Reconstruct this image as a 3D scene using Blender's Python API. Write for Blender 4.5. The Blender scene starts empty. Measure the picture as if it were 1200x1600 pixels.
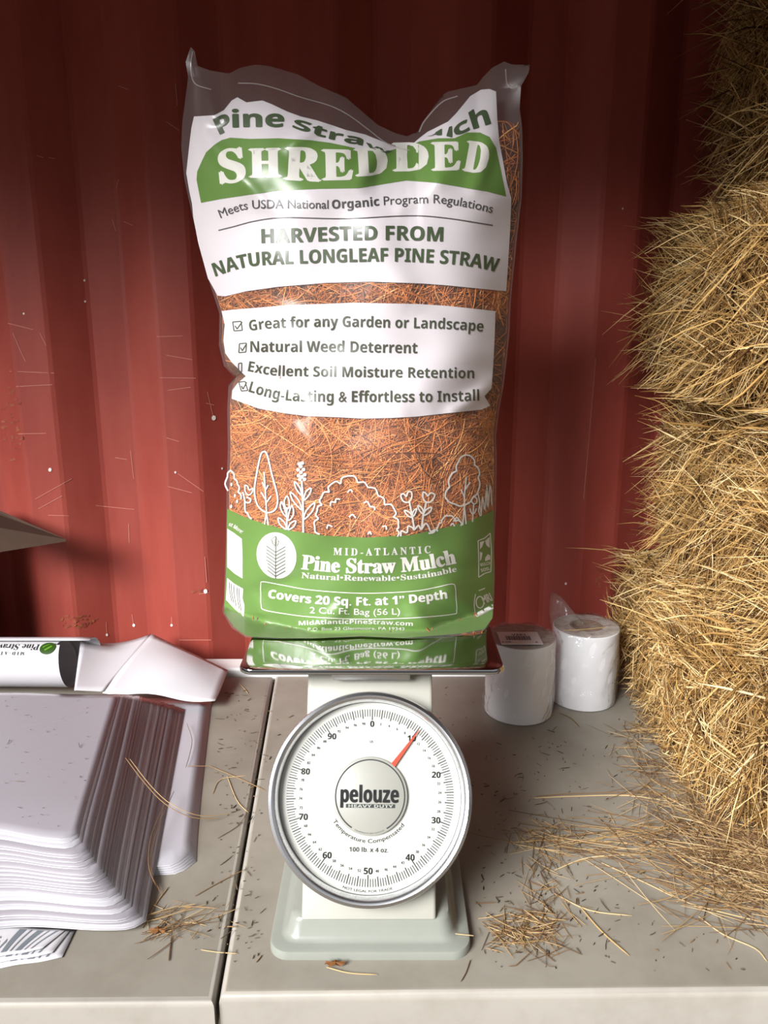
import bpy, bmesh, math, random
import numpy as np
from mathutils import Vector, Matrix
from mathutils.geometry import tessellate_polygon
random.seed(7); rng = np.random.default_rng(11)
S = bpy.context.scene
COL = S.collection

# ------------------------------------------------------------------ camera, light, exposure
F = 1202.0; H = 0.68; PITCH = math.radians(13.5)
cp, sp = math.cos(PITCH), math.sin(PITCH)
cam = bpy.data.cameras.new('camera'); camo = bpy.data.objects.new('camera', cam); COL.objects.link(camo)
cam.sensor_fit = 'VERTICAL'; cam.sensor_height = 32.0; cam.lens = F / 1600 * 32.0
cam.clip_start = 0.02
camo.location = (0, 0, H); camo.rotation_euler = (math.pi / 2 - PITCH, 0, 0)
S.camera = camo
S.view_settings.view_transform = 'Standard'; S.view_settings.look = 'None'
S.view_settings.gamma = 1.0; S.view_settings.use_curve_mapping = False
S.view_settings.exposure = -0.42
S.cycles.transparent_max_bounces = 24
S.cycles.sample_clamp_indirect = 6.0

world = bpy.data.worlds.new('daylight'); S.world = world; world.use_nodes = True
wn = world.node_tree; wn.nodes.clear()
def wnode(t, **k):
    n = wn.nodes.new(t)
    for a, b in k.items(): setattr(n, a, b)
    return n
wout = wnode('ShaderNodeOutputWorld'); wbg = wnode('ShaderNodeBackground'); wtc = wnode('ShaderNodeTexCoord')
# overcast sky with a bright hazy patch low in front-left of the wall (where the sun stands behind thin cloud)
LAZ, LEL = math.radians(40), math.radians(31)
ldir = (-math.sin(LAZ) * math.cos(LEL), -math.cos(LAZ) * math.cos(LEL), math.sin(LEL))
wnorm = wnode('ShaderNodeVectorMath', operation='NORMALIZE'); wn.links.new(wtc.outputs['Generated'], wnorm.inputs[0])
wdot = wnode('ShaderNodeVectorMath', operation='DOT_PRODUCT'); wdot.inputs[1].default_value = ldir
wn.links.new(wnorm.outputs[0], wdot.inputs[0])
wr = wnode('ShaderNodeMapRange', interpolation_type='SMOOTHSTEP')
wr.inputs[1].default_value = math.cos(math.radians(19)); wr.inputs[2].default_value = math.cos(math.radians(6))
wr.inputs[3].default_value = 0.42; wr.inputs[4].default_value = 66.0
wn.links.new(wdot.outputs['Value'], wr.inputs[0])
# lowest part of the sky dimmed to keep light off the upper wall
wsep = wnode('ShaderNodeSeparateXYZ'); wn.links.new(wnorm.outputs[0], wsep.inputs[0])
wel = wnode('ShaderNodeMapRange', interpolation_type='SMOOTHSTEP')
wel.inputs[1].default_value = math.sin(math.radians(3)); wel.inputs[2].default_value = math.sin(math.radians(15))
wel.inputs[3].default_value = 0.06; wel.inputs[4].default_value = 1.0
wn.links.new(wsep.outputs['Z'], wel.inputs[0])
wmul = wnode('ShaderNodeMath', operation='MULTIPLY'); wn.links.new(wr.outputs[0], wmul.inputs[0]); wn.links.new(wel.outputs[0], wmul.inputs[1])
wn.links.new(wmul.outputs[0], wbg.inputs['Strength'])
wbg.inputs['Color'].default_value = (0.98, 0.985, 1.0, 1)
wn.links.new(wbg.outputs[0], wout.inputs[0])

# ------------------------------------------------------------------ picture <-> place
def ray(px, py):
    u = (np.asarray(px, float) - 600) / F; v = -(np.asarray(py, float) - 800) / F
    return np.stack([u, cp + v * sp, -sp + v * cp], -1)
def at_y(px, py, Y):
    r = ray(px, py); t = np.asarray(Y, float) / r[..., 1]
    p = r * t[..., None]; p[..., 2] += H
    return p
def at_z(px, py, Z):
    r = ray(px, py); t = (np.asarray(Z, float) - H) / r[..., 2]
    p = r * t[..., None]; p[..., 2] += H
    return p

# ------------------------------------------------------------------ materials
def mat(name, col, rough=0.6, metal=0.0, spec=0.5, noise=None, bump=None, coat=0.0, trans=0.0):
    m = bpy.data.materials.new(name); m.use_nodes = True; nt = m.node_tree
    b = nt.nodes['Principled BSDF']
    b.inputs['Base Color'].default_value = (*col, 1); b.inputs['Roughness'].default_value = rough
    b.inputs['Metallic'].default_value = metal; b.inputs['Specular IOR Level'].default_value = spec
    b.inputs['Coat Weight'].default_value = coat; b.inputs['Coat Roughness'].default_value = 0.12
    if noise:
        sc, col2, lo, hi = noise[:4]
        tc = nt.nodes.new('ShaderNodeTexCoord'); mp = nt.nodes.new('ShaderNodeMapping')
        if len(noise) > 4: mp.inputs['Scale'].default_value = noise[4]
        n = nt.nodes.new('ShaderNodeTexNoise'); n.inputs['Scale'].default_value = sc; n.inputs['Detail'].default_value = 6
        n.inputs['Roughness'].default_value = 0.65
        r = nt.nodes.new('ShaderNodeMapRange'); r.inputs[1].default_value = lo; r.inputs[2].default_value = hi
        x = nt.nodes.new('ShaderNodeMix'); x.data_type = 'RGBA'
        x.inputs[6].default_value = (*col, 1); x.inputs[7].default_value = (*col2, 1)
        nt.links.new(tc.outputs['Object'], mp.inputs[0]); nt.links.new(mp.outputs[0], n.inputs['Vector'])
        nt.links.new(n.outputs['Fac'], r.inputs[0]); nt.links.new(r.outputs[0], x.inputs[0])
        nt.links.new(x.outputs[2], b.inputs['Base Color'])
    if bump:
        tc = nt.nodes.new('ShaderNodeTexCoord')
        n = nt.nodes.new('ShaderNodeTexNoise'); n.inputs['Scale'].default_value = bump[0]; n.inputs['Detail'].default_value = 4
        bp = nt.nodes.new('ShaderNodeBump'); bp.inputs['Strength'].default_value = bump[1]; bp.inputs['Distance'].default_value = bump[2]
        nt.links.new(tc.outputs['Object'], n.inputs['Vector']); nt.links.new(n.outputs['Fac'], bp.inputs['Height'])
        nt.links.new(bp.outputs[0], b.inputs['Normal'])
    return m

def film_mat(name, tint, haze, hazecol, rough, bump=None, fres=1.5, gl=1.0):
    """clear plastic film: passes light, mirrors the sky at its creases, a little milky"""
    m = bpy.data.materials.new(name); m.use_nodes = True; nt = m.node_tree; nt.nodes.clear()
    o = nt.nodes.new('ShaderNodeOutputMaterial')
    tr = nt.nodes.new('ShaderNodeBsdfTransparent'); tr.inputs[0].default_value = (*tint, 1)
    df = nt.nodes.new('ShaderNodeBsdfDiffuse'); df.inputs[0].default_value = (*hazecol, 1)
    gs = nt.nodes.new('ShaderNodeBsdfGlossy'); gs.inputs['Roughness'].default_value = rough
    gs.inputs[0].default_value = (gl, gl, gl, 1)
    fr = nt.nodes.new('ShaderNodeLayerWeight'); fr.inputs['Blend'].default_value = 0.5
    f0 = ((fres - 1) / (fres + 1)) ** 2
    pw = nt.nodes.new('ShaderNodeMath'); pw.operation = 'POWER'; pw.inputs[1].default_value = 5.0
    ma = nt.nodes.new('ShaderNodeMath'); ma.operation = 'MULTIPLY_ADD'; ma.inputs[1].default_value = (1 - f0) * .8; ma.inputs[2].default_value = f0
    nt.links.new(fr.outputs['Facing'], pw.inputs[0]); nt.links.new(pw.outputs[0], ma.inputs[0])
    m1 = nt.nodes.new('ShaderNodeMixShader'); m1.inputs[0].default_value = haze
    m2 = nt.nodes.new('ShaderNodeMixShader')
    nt.links.new(tr.outputs[0], m1.inputs[1]); nt.links.new(df.outputs[0], m1.inputs[2])
    nt.links.new(ma.outputs[0], m2.inputs[0]); nt.links.new(m1.outputs[0], m2.inputs[1]); nt.links.new(gs.outputs[0], m2.inputs[2])
    nt.links.new(m2.outputs[0], o.inputs[0])
    if bump:
        tc = nt.nodes.new('ShaderNodeTexCoord'); mp = nt.nodes.new('ShaderNodeMapping')
        mp.inputs['Scale'].default_value = bump[3] if len(bump) > 3 else (1, 1, 1)
        n = nt.nodes.new('ShaderNodeTexNoise'); n.inputs['Scale'].default_value = bump[0]; n.inputs['Detail'].default_value = 3
        n.inputs['Distortion'].default_value = 0.8
        bp = nt.nodes.new('ShaderNodeBump'); bp.inputs['Strength'].default_value = bump[1]; bp.inputs['Distance'].default_value = bump[2]
        nt.links.new(tc.outputs['Object'], mp.inputs[0]); nt.links.new(mp.outputs[0], n.inputs['Vector'])
        nt.links.new(n.outputs['Fac'], bp.inputs['Height'])
        nt.links.new(bp.outputs[0], gs.inputs['Normal']); nt.links.new(bp.outputs[0], fr.inputs['Normal'])
    return m

def strand_mat(name, stops, rough=0.55):
    """needles: each strand carries its own random number, turned into its own straw colour"""
    m = bpy.data.materials.new(name); m.use_nodes = True; nt = m.node_tree; b = nt.nodes['Principled BSDF']
    a = nt.nodes.new('ShaderNodeAttribute'); a.attribute_name = 'rnd'
    r = nt.nodes.new('ShaderNodeValToRGB')
    els = r.color_ramp.elements
    while len(els) < len(stops): els.new(0.5)
    for e, (p, c) in zip(els, stops): e.position = p; e.color = (*c, 1)
    nt.links.new(a.outputs['Fac'], r.inputs[0]); nt.links.new(r.outputs[0], b.inputs['Base Color'])
    b.inputs['Roughness'].default_value = rough; b.inputs['Specular IOR Level'].default_value = 0.35
    return m

M = {}
M['wall'] = mat('red_container_paint', (0.245, 0.0370, 0.0260), 0.5, noise=(3.0, (0.345, 0.070, 0.050), 0.35, 0.72, (2.2, 1, 0.45)), bump=(9, 0.10, 0.004), spec=0.25)
M['scratch'] = mat('bare_scratch', (0.50, 0.17, 0.13), 0.5)
M['rust'] = mat('rust_patch', (0.30, 0.085, 0.03), 0.7, noise=(60, (0.20, 0.03, 0.018), 0.4, 0.6))
M['chip'] = mat('white_chip', (0.75, 0.68, 0.62), 0.5)
M['ceil'] = mat('dark_awning', (0.05, 0.03, 0.025), 0.9)
M['ground'] = mat('dusty_ground', (0.13, 0.105, 0.075), 0.95, noise=(6, (0.08, 0.062, 0.04), 0.35, 0.7))
M['tableedge'] = mat('cream_table_edge', (0.35, 0.32, 0.275), 0.5, noise=(9, (0.26, 0.235, 0.195), 0.45, 0.8))
M['table'] = mat('beige_table_plastic', (0.245, 0.222, 0.180), 0.55, noise=(7, (0.178, 0.156, 0.122), 0.42, 0.75), bump=(420, 0.12, 0.0006))
M['tleg'] = mat('grey_leg_steel', (0.25, 0.25, 0.25), 0.45, metal=0.6)
M['strip'] = mat('white_strip_plastic', (0.78, 0.76, 0.74), 0.45)
M['enamel'] = mat('grey_cream_enamel', (0.255, 0.264, 0.228), 0.28, spec=0.5, noise=(14, (0.23, 0.24, 0.205), 0.4, 0.8))
M['enamel_light'] = mat('cream_enamel', (0.37, 0.36, 0.31), 0.3, noise=(14, (0.345, 0.335, 0.285), 0.4, 0.8))
M['chrome'] = mat('chrome_bezel', (0.86, 0.87, 0.90), 0.26, metal=1.0)
M['steel'] = mat('polished_steel', (0.62, 0.62, 0.62), 0.07, metal=1.0)
M['steel_edge'] = mat('steel_edge', (0.75, 0.75, 0.74), 0.3, metal=1.0)
M['dial'] = mat('dial_cream', (0.47, 0.46, 0.42), 0.5)
M['hub'] = mat('hub_grey', (0.33, 0.32, 0.28), 0.45)
M['ink'] = mat('black_ink', (0.018, 0.018, 0.018), 0.5)
M['ink_grey'] = mat('grey_ink', (0.10, 0.10, 0.10), 0.5)
M['needle'] = mat('red_needle', (0.70, 0.05, 0.02), 0.4)
M['glass'] = film_mat('dial_glass', (0.97, 0.975, 0.97), 0.0, (1, 1, 1), 0.015, fres=1.36)
M['white_ink'] = mat('white_print', (0.72, 0.69, 0.725), 0.35, spec=0.4)
M['green_ink'] = mat('green_print', (0.080, 0.205, 0.012), 0.35, spec=0.4, noise=(8, (0.100, 0.245, 0.018), 0.35, 0.7))
M['dgreen_ink'] = mat('dark_green_print', (0.022, 0.062, 0.006), 0.4)
M['olive_ink'] = mat('olive_print', (0.024, 0.040, 0.010), 0.4)
M['cream_ink'] = mat('pale_print', (0.74, 0.745, 0.69), 0.4)
M['film'] = film_mat('clear_bag_film', (0.96, 0.94, 0.93), 0.05, (0.85, 0.78, 0.75), 0.30, bump=(14, 0.22, 0.010, (1.3, 1, 0.8)), gl=0.55)
M['seal'] = film_mat('seal_highlight_film', (0.9, 0.85, 0.83), 0.30, (0.85, 0.75, 0.72), 0.2)  # pale strokes for the heat seal line and painted crease highlights
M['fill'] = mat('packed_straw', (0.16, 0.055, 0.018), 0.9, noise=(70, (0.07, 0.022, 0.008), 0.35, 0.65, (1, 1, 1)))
M['bagstraw'] = strand_mat('red_brown_needles', [(0, (0.12, 0.035, 0.010)), (0.35, (0.42, 0.12, 0.026)), (0.7, (0.78, 0.27, 0.06)), (1, (0.88, 0.48, 0.18))])
M['straw'] = strand_mat('golden_straw', [(0, (0.08, 0.036, 0.010)), (0.3, (0.32, 0.165, 0.045)), (0.65, (0.60, 0.37, 0.125)), (1, (0.80, 0.60, 0.31))])
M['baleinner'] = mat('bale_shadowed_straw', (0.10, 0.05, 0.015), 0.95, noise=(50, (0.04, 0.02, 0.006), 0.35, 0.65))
M['litter'] = strand_mat('loose_needles', [(0, (0.06, 0.03, 0.015)), (0.35, (0.19, 0.10, 0.042)), (0.7, (0.42, 0.27, 0.115)), (1, (0.66, 0.49, 0.27))])
M['crumb'] = strand_mat('dark_crumbs', [(0, (0.025, 0.018, 0.012)), (0.6, (0.09, 0.06, 0.035)), (1, (0.25, 0.15, 0.07))])
M['polysheet'] = film_mat('milky_poly_sheet', (0.86, 0.84, 0.86), 0.70, (0.38, 0.35, 0.375), 0.34, bump=(9, 0.25, 0.01, (1, 1, 1)), fres=1.28)
M['polysheet2'] = film_mat('grey_poly_sheet', (0.84, 0.81, 0.83), 0.66, (0.34, 0.31, 0.335), 0.34, fres=1.28)
M['polysheet3'] = film_mat('pale_poly_sheet', (0.86, 0.84, 0.86), 0.7, (0.50, 0.475, 0.505), 0.34, fres=1.28)
M['polyedge'] = film_mat('poly_sheet_edge', (0.92, 0.92, 0.92), 0.80, (0.78, 0.78, 0.79), 0.3)
M['whitepoly'] = mat('white_poly', (0.55, 0.53, 0.545), 0.33, spec=0.45, bump=(10, 0.15, 0.006))
M['rollinside'] = mat('roll_inside', (0.10, 0.085, 0.08), 0.6)
M['greydark'] = mat('charcoal_print', (0.028, 0.03, 0.027), 0.5)
M['bluegrey'] = mat('slate_print', (0.16, 0.18, 0.20), 0.45)
M['paper'] = mat('white_label_paper', (0.80, 0.795, 0.805), 0.55)
M['paperend'] = mat('label_roll_end', (0.50, 0.44, 0.39), 0.8, noise=(90, (0.40, 0.34, 0.29), 0.4, 0.6))
M['core'] = mat('cardboard_core', (0.22, 0.14, 0.085), 0.9)
M['wrap'] = film_mat('shrink_wrap', (0.98, 0.98, 0.98), 0.07, (0.9, 0.9, 0.9), 0.12, bump=(38, 0.9, 0.014), fres=1.5)
M['cardboard'] = mat('shaded_brown_cardboard', (0.050, 0.022, 0.009), 0.85, noise=(20, (0.040, 0.017, 0.007), 0.4, 0.7))  # whole box darkened: the flap's shade is put into the colour
M['leaf'] = mat('dry_brown_leaf', (0.30, 0.12, 0.03), 0.7)

# ------------------------------------------------------------------ object helpers
def mesh_obj(name, verts, faces, mats, parent=None, smooth=False, mi=None):
    me = bpy.data.meshes.new(name); me.from_pydata([tuple(map(float, v)) for v in verts], [], [tuple(f) for f in faces])
    for m in (mats if isinstance(mats, (list, tuple)) else [mats]): me.materials.append(m)
    if mi is not None: me.polygons.foreach_set('material_index', np.asarray(mi, np.int32))
    me.polygons.foreach_set('use_smooth', [smooth] * len(me.polygons)); me.update()
    o = bpy.data.objects.new(name, me); COL.objects.link(o)
    if parent: o.parent = parent
    return o
def bm_obj(name, bm, mats, parent=None, smooth=False):
    bmesh.ops.recalc_face_normals(bm, faces=bm.faces)
    me = bpy.data.meshes.new(name); bm.to_mesh(me); bm.free()
    for m in (mats if isinstance(mats, (list, tuple)) else [mats]): me.materials.append(m)
    me.polygons.foreach_set('use_smooth', [smooth] * len(me.polygons))
    if smooth:
        try: me.set_sharp_from_angle(angle=math.radians(40))
        except Exception: pass
    o = bpy.data.objects.new(name, me); COL.objects.link(o)
    if parent: o.parent = parent
    return o
def empty(name, loc=(0, 0, 0)):
    o = bpy.data.objects.new(name, None); COL.objects.link(o); o.location = loc; return o
def tag(o, label, cat, group=None, kind=None):
    o['label'] = label; o['category'] = cat
    if group: o['group'] = group
    if kind: o['kind'] = kind
    return o
def structure(o, label, cat): return tag(o, label, cat, kind='structure')
def keep(o, parent):
    """parent without moving"""
    o.parent = parent; o.matrix_parent_inverse = Matrix.Translation(parent.location).inverted(); return o
def box_bm(lo, hi, bev=0.0, seg=2):
    bm = bmesh.new(); bmesh.ops.create_cube(bm, size=1)
    for v in bm.verts:
        v.co = Vector([(lo[i] + hi[i]) / 2 + v.co[i] * (hi[i] - lo[i]) for i in range(3)])
    if bev: bmesh.ops.bevel(bm, geom=bm.edges[:], offset=bev, segments=seg, affect='EDGES', profile=0.5)
    return bm
def lathe(profile, n=96):
    """profile: list of (radius, height); axis +z"""
    bm = bmesh.new(); rings = []
    for r, z in profile:
        rings.append([bm.verts.new((r * math.cos(a), r * math.sin(a), z)) for a in np.linspace(0, 2 * math.pi, n, endpoint=False)] if r > 1e-6 else [bm.verts.new((0, 0, z))])
    for A, B in zip(rings, rings[1:]):
        for i in range(n):
            j = (i + 1) % n
            q = [A[i % len(A)], A[j % len(A)], B[j % len(B)], B[i % len(B)]]
            q = list(dict.fromkeys(q))
            if len(q) > 2: bm.faces.new(q)
    return bm
def tube_bm(p0, p1, r, n=12):
    p0, p1 = Vector(p0), Vector(p1); d = p1 - p0
    bm = bmesh.new(); bmesh.ops.create_cone(bm, cap_ends=True, segments=n, radius1=r, radius2=r, depth=d.length)
    bm.transform(Matrix.Translation((p0 + p1) / 2) @ d.to_track_quat('Z', 'Y').to_matrix().to_4x4()); return bm

def strands_geo(P, W):
    """P: (n,k,3) centre lines, W: (n,) widths -> triangular-section strands tapering to the tips"""
    n, k, _ = P.shape
    T = np.gradient(P, axis=1); T /= np.linalg.norm(T, axis=2, keepdims=True) + 1e-9
    ref = np.where(np.abs(T[:, :1, 2:3]) > 0.8, np.array([[[1., 0, 0]]]), np.array([[[0, 0, 1.]]]))
    A = np.cross(T, np.broadcast_to(ref, T.shape)); A /= np.linalg.norm(A, axis=2, keepdims=True) + 1e-9
    B = np.cross(T, A)
    tap = np.ones(k); tap[0] = 0.7; tap[-1] = 0.25
    r = (W[:, None] * 0.5 * tap)[..., None]
    V = np.stack([P + r * (A * math.cos(a) + B * math.sin(a)) for a in (0.3, 2.4, 4.5)], 2)
    idx = np.arange(n * k * 3).reshape(n, k, 3)
    q = []
    for a in range(3):
        b = (a + 1) % 3
        q.append(np.stack([idx[:, :-1, a], idx[:, 1:, a], idx[:, 1:, b], idx[:, :-1, b]], -1).reshape(-1, 4))
    return V.reshape(-1, 3), np.concatenate(q)
def quads_mesh(name, V, Q, mats, rnd=None, parent=None, smooth=True, extra=None):
    """fast quad mesh; extra = (verts, quads, material index)"""
    nV = len(V); mi = np.zeros(len(Q), np.int32)
    if extra is not None:
        ev, eq, em = extra
        V = np.concatenate([V, ev]); Q = np.concatenate([Q, np.asarray(eq) + nV]); mi = np.concatenate([mi, np.full(len(eq), em, np.int32)])
    me = bpy.data.meshes.new(name)
    me.vertices.add(len(V)); me.vertices.foreach_set('co', np.asarray(V, np.float32).ravel())
    me.loops.add(len(Q) * 4); me.loops.foreach_set('vertex_index', np.asarray(Q, np.int32).ravel())
    me.polygons.add(len(Q)); me.polygons.foreach_set('loop_start', np.arange(0, len(Q) * 4, 4, dtype=np.int32))
    try: me.polygons.foreach_set('loop_total', np.full(len(Q), 4, np.int32))
    except Exception: pass
    for m in (mats if isinstance(mats, (list, tuple)) else [mats]): me.materials.append(m)
    me.polygons.foreach_set('material_index', mi)
    me.polygons.foreach_set('use_smooth', np.full(len(Q), smooth))
    if rnd is not None:
        at = me.attributes.new('rnd', 'FLOAT', 'POINT'); full = np.zeros(len(V), np.float32); full[:len(rnd)] = rnd
        at.data.foreach_set('value', full)
    me.update(calc_edges=True); me.validate()
    o = bpy.data.objects.new(name, me); COL.objects.link(o)
    if parent: o.parent = parent
    return o
def bend(P0, D, L, k, curl, sag=0.0):
    """n strands from P0 along unit D with length L, curling sideways and sagging"""
    n = len(P0); t = np.linspace(0, 1, k)
    side = np.cross(D, rng.normal(size=(n, 3))); side /= np.linalg.norm(side, axis=1, keepdims=True) + 1e-9
    c = rng.uniform(-curl, curl, n)
    P = P0[:, None] + D[:, None] * (L[:, None] * t)[..., None] + side[:, None] * ((c * L)[:, None] * t ** 2)[..., None]
    P[..., 2] -= (sag * L)[:, None] * t ** 2 if np.ndim(sag) else sag * L[:, None] * t ** 2
    return P

# ------------------------------------------------------------------ flat artwork helpers (2D)
def spline(pts, n=6, closed=False):
    P = np.asarray(pts, float); m = len(P); out = []
    seg = m if closed else m - 1
    for i in range(seg):
        p1, p2 = P[i], P[(i + 1) % m]
        p0 = P[(i - 1) % m] if (closed or i > 0) else 2 * p1 - p2
        p3 = P[(i + 2) % m] if (closed or i + 2 < m) else 2 * p2 - p1
        for t in np.linspace(0, 1, n, endpoint=False):
            out.append(0.5 * (2 * p1 + (p2 - p0) * t + (2 * p0 - 5 * p1 + 4 * p2 - p3) * t * t + (3 * p1 - p0 - 3 * p2 + p3) * t ** 3))
    out.append(P[0] if closed else P[-1])
    return np.array(out)
def stroke(pts, w):
    """polyline -> ribbon polygons"""
    P = np.asarray(pts, float); d = np.gradient(P, axis=0); d /= np.linalg.norm(d, axis=1, keepdims=True) + 1e-9
    nrm = np.stack([-d[:, 1], d[:, 0]], 1) * w / 2
    A, B = P + nrm, P - nrm
    return [np.array([A[i], A[i + 1], B[i + 1], B[i]]) for i in range(len(P) - 1)]
def disc(x, y, rx, ry=None, n=14, rot=0.0):
    ry = ry or rx; a = np.linspace(0, 2 * math.pi, n, endpoint=False); c, s = math.cos(rot), math.sin(rot)
    X, Y = rx * np.cos(a), ry * np.sin(a)
    return np.stack([x + X * c - Y * s, y + X * s + Y * c], 1)
_gc = {}
def glyphs(text, style='r', offset=0.0):
    key = (text, style, offset)
    if key in _gc: return _gc[key]
    base = {'b': (0x1D5D4, 0x1D5EE, 0x1D7EC), 's': (0x1D400, 0x1D41A, 0x1D7CE), 'r': None}[style]
    t = ''
    for ch in text:
        if base and ch.isascii() and ch.isalpha(): t += chr((base[0] if ch.isupper() else base[1]) + ord(ch) - ord('A' if ch.isupper() else 'a'))
        elif base and ch.isdigit(): t += chr(base[2] + int(ch))
        else: t += ch
    c = bpy.data.curves.new('lettering', 'FONT'); c.body = t; c.resolution_u = 3; c.offset = offset
    o = bpy.data.objects.new('lettering', c); COL.objects.link(o)
    dg = bpy.context.evaluated_depsgraph_get(); ev = o.evaluated_get(dg); me = ev.to_mesh()
    v = np.empty(len(me.vertices) * 3); me.vertices.foreach_get('co', v); v = v.reshape(-1, 3)[:, :2].copy()
    f = [tuple(p.vertices) for p in me.polygons]
    ev.to_mesh_clear(); bpy.data.objects.remove(o); bpy.data.curves.remove(c)
    _gc[key] = (v, f); return v, f
CAP = {}
def cap(style):
    if style not in CAP:
        v, _ = glyphs('H', style); CAP[style] = v[:, 1].max() - v[:, 1].min()
    return CAP[style]
def text_path(text, pts, h, style='r', offset=0.0, spacing=None):
    """text set along a baseline in picture-down coordinates; fills the path's whole length; h = cap height (number or list)"""
    v, f = glyphs(text, style)
    v = v.copy(); x0, x1 = v[:, 0].min(), v[:, 0].max(); u = (v[:, 0] - x0) / (x1 - x0)
    P = spline(pts, 12) if len(pts) > 2 else np.array([np.array(pts[0], float) * (1 - t) + np.array(pts[1], float) * t for t in np.linspace(0, 1, 9)])
    d = np.r_[0, np.cumsum(np.linalg.norm(np.diff(P, axis=0), axis=1))]; d /= d[-1]
    T = np.gradient(P, axis=0); T /= np.linalg.norm(T, axis=1, keepdims=True)
    X = np.interp(u, d, P[:, 0]); Y = np.interp(u, d, P[:, 1]); TX = np.interp(u, d, T[:, 0]); TY = np.interp(u, d, T[:, 1])
    hh = np.interp(u, np.linspace(0, 1, len(h)), h) if hasattr(h, '__len__') else h
    s = v[:, 1] / cap(style) * hh
    out = []; k = np.mean(hh) / cap(style)
    for sx, sy in (((0, 0),) if offset <= 0 else ((-offset, 0), (offset, 0), (0, offset * .5), (0, -offset * .5))):
        A_ = np.stack([X + TY * s + sx * k * TX, Y - TX * s + sx * k * TY + sy * k], 1); out += [A_[list(q)] for q in f]
    return out
def flat_bm(polys, step=None, tri=False):
    """2D polygons -> bmesh in (x, y, 0), cut on a grid of the given step"""
    bm = bmesh.new()
    for p in polys:
        vs = [bm.verts.new((q[0], q[1], 0)) for q in p]
        for t in (tessellate_polygon([[Vector((q[0], q[1], 0)) for q in p]]) if len(vs) > 4 else [range(len(vs))]):
            try: bm.faces.new([vs[i] for i in t])
            except ValueError: pass
    if step:
        for ax in (0, 1):
            lo = min(v.co[ax] for v in bm.verts); hi = max(v.co[ax] for v in bm.verts)
            for c in np.arange(math.floor(lo / step) * step + step, hi, step):
                no = [0, 0, 0]; no[ax] = 1; co = [0, 0, 0]; co[ax] = c + 0.013
                bmesh.ops.bisect_plane(bm, geom=bm.verts[:] + bm.edges[:] + bm.faces[:], plane_co=co, plane_no=no, dist=1e-4)
    return bm
def art_obj(name, polys, fn, material, parent, step=9.0, thick=None):
    """artwork wrapped on a surface: fn maps (x, y) arrays to points"""
    bm = flat_bm(polys, step)
    xy = np.array([v.co[:2] for v in bm.verts]); P = fn(xy[:, 0], xy[:, 1])
    for v, p in zip(bm.verts, P): v.co = p
    me = bpy.data.meshes.new(name); bm.to_mesh(me); bm.free(); me.materials.append(material)
    me.polygons.foreach_set('use_smooth', [True] * len(me.polygons))
    o = bpy.data.objects.new(name, me); COL.objects.link(o)
    if parent: keep(o, parent)
    return o

# ------------------------------------------------------------------ setting: container wall, awning, ground
WY = 1.50; PER = 0.277; X0 = -0.4307; FL, SL, IN = 0.068, 0.070, 0.070
def wall_prof(x):
    u = (np.asarray(x, float) - X0) % PER
    return WY + np.interp(u, [0, FL, FL + SL, FL + SL + IN, PER], [0, 0, 0.036, 0.036, 0])
xs = []
for k in range(-8, 10):
    for e in (0, FL, FL + SL, FL + SL + IN):
        for d in (-0.004, 0.004): xs.append(X0 + k * PER + e + d)
xs = np.array(sorted(xs)); zs = np.linspace(-0.74, 1.39, 25)
V = [(x, float(wall_prof(x)), z) for z in zs for x in xs]; nx = len(xs)
Fc = [(j * nx + i, j * nx + i + 1, (j + 1) * nx + i + 1, (j + 1) * nx + i) for j in range(len(zs) - 1) for i in range(nx - 1)]
# the steel has a back as well
nb = len(V); V += [(x, 1.60, z) for z in (zs[0], zs[-1]) for x in (xs[0], xs[-1])]; Fc.append((nb, nb + 2, nb + 3, nb + 1))
mi = [0] * len(Fc)
def wall_pt(px, py, off=0.0008):
    Y = np.full(np.shape(px), WY)
    for _ in range(6):
        p = at_y(px, py, Y); Y = wall_prof(p[..., 0])
    return at_y(px, py, Y - off)
def wall_strokes(lines, w, midx):
    for l in lines:
        for q in stroke(spline(l, 4) if len(l) > 2 else np.linspace(l[0], l[1], 6), w):
            P = wall_pt(q[:, 0], q[:, 1]); b = len(V); V.extend(P.tolist()); Fc.append((b, b + 1, b + 2, b + 3)); mi.append(midx)
sc = []
for s in ([(57, 243), (68, 246)], [(185, 280), (181, 298)], [(175, 342), (181, 361)], [(193, 346), (207, 352)], [(76, 246), (86, 248)],
          [(204, 704), (209, 748)], [(201, 818), (202, 848)], [(278, 740), (318, 768)], [(260, 684), (280, 690)], [(75, 805), (108, 806)],
          [(55, 780), (112, 748)], [(20, 520), (33, 550), (40, 565)], [(15, 580), (85, 583)], [(25, 604), (82, 601)], [(28, 678), (72, 677)],
          [(245, 526), (285, 525)], [(262, 610), (298, 605)], [(260, 555), (300, 562)], [(324, 612), (333, 650)], [(322, 630), (335, 633)], [(97, 775), (60, 795)],
          [(320, 870), (323, 910)], [(311, 928), (328, 926)], [(280, 1000), (330, 1000)], [(180, 715), (198, 718)], [(150, 790), (210, 796)],
          [(262, 760), (300, 770)], [(185, 134), (200, 140)], [(274, 130), (277, 165)], [(260, 190), (280, 204)], [(62, 520), (72, 540)], [(12, 505), (52, 515)]):
    sc.append(s)
wall_strokes(sc, 1.0, 1)
wall_strokes([[(250, 590), (306, 591)], [(206, 960), (209, 977)], [(166, 972), (167, 992)], [(268, 964), (268, 977)], [(1012, 795), (1011, 818)], [(931, 560), (924, 640), (912, 780)]], 0.9, 1)
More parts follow.
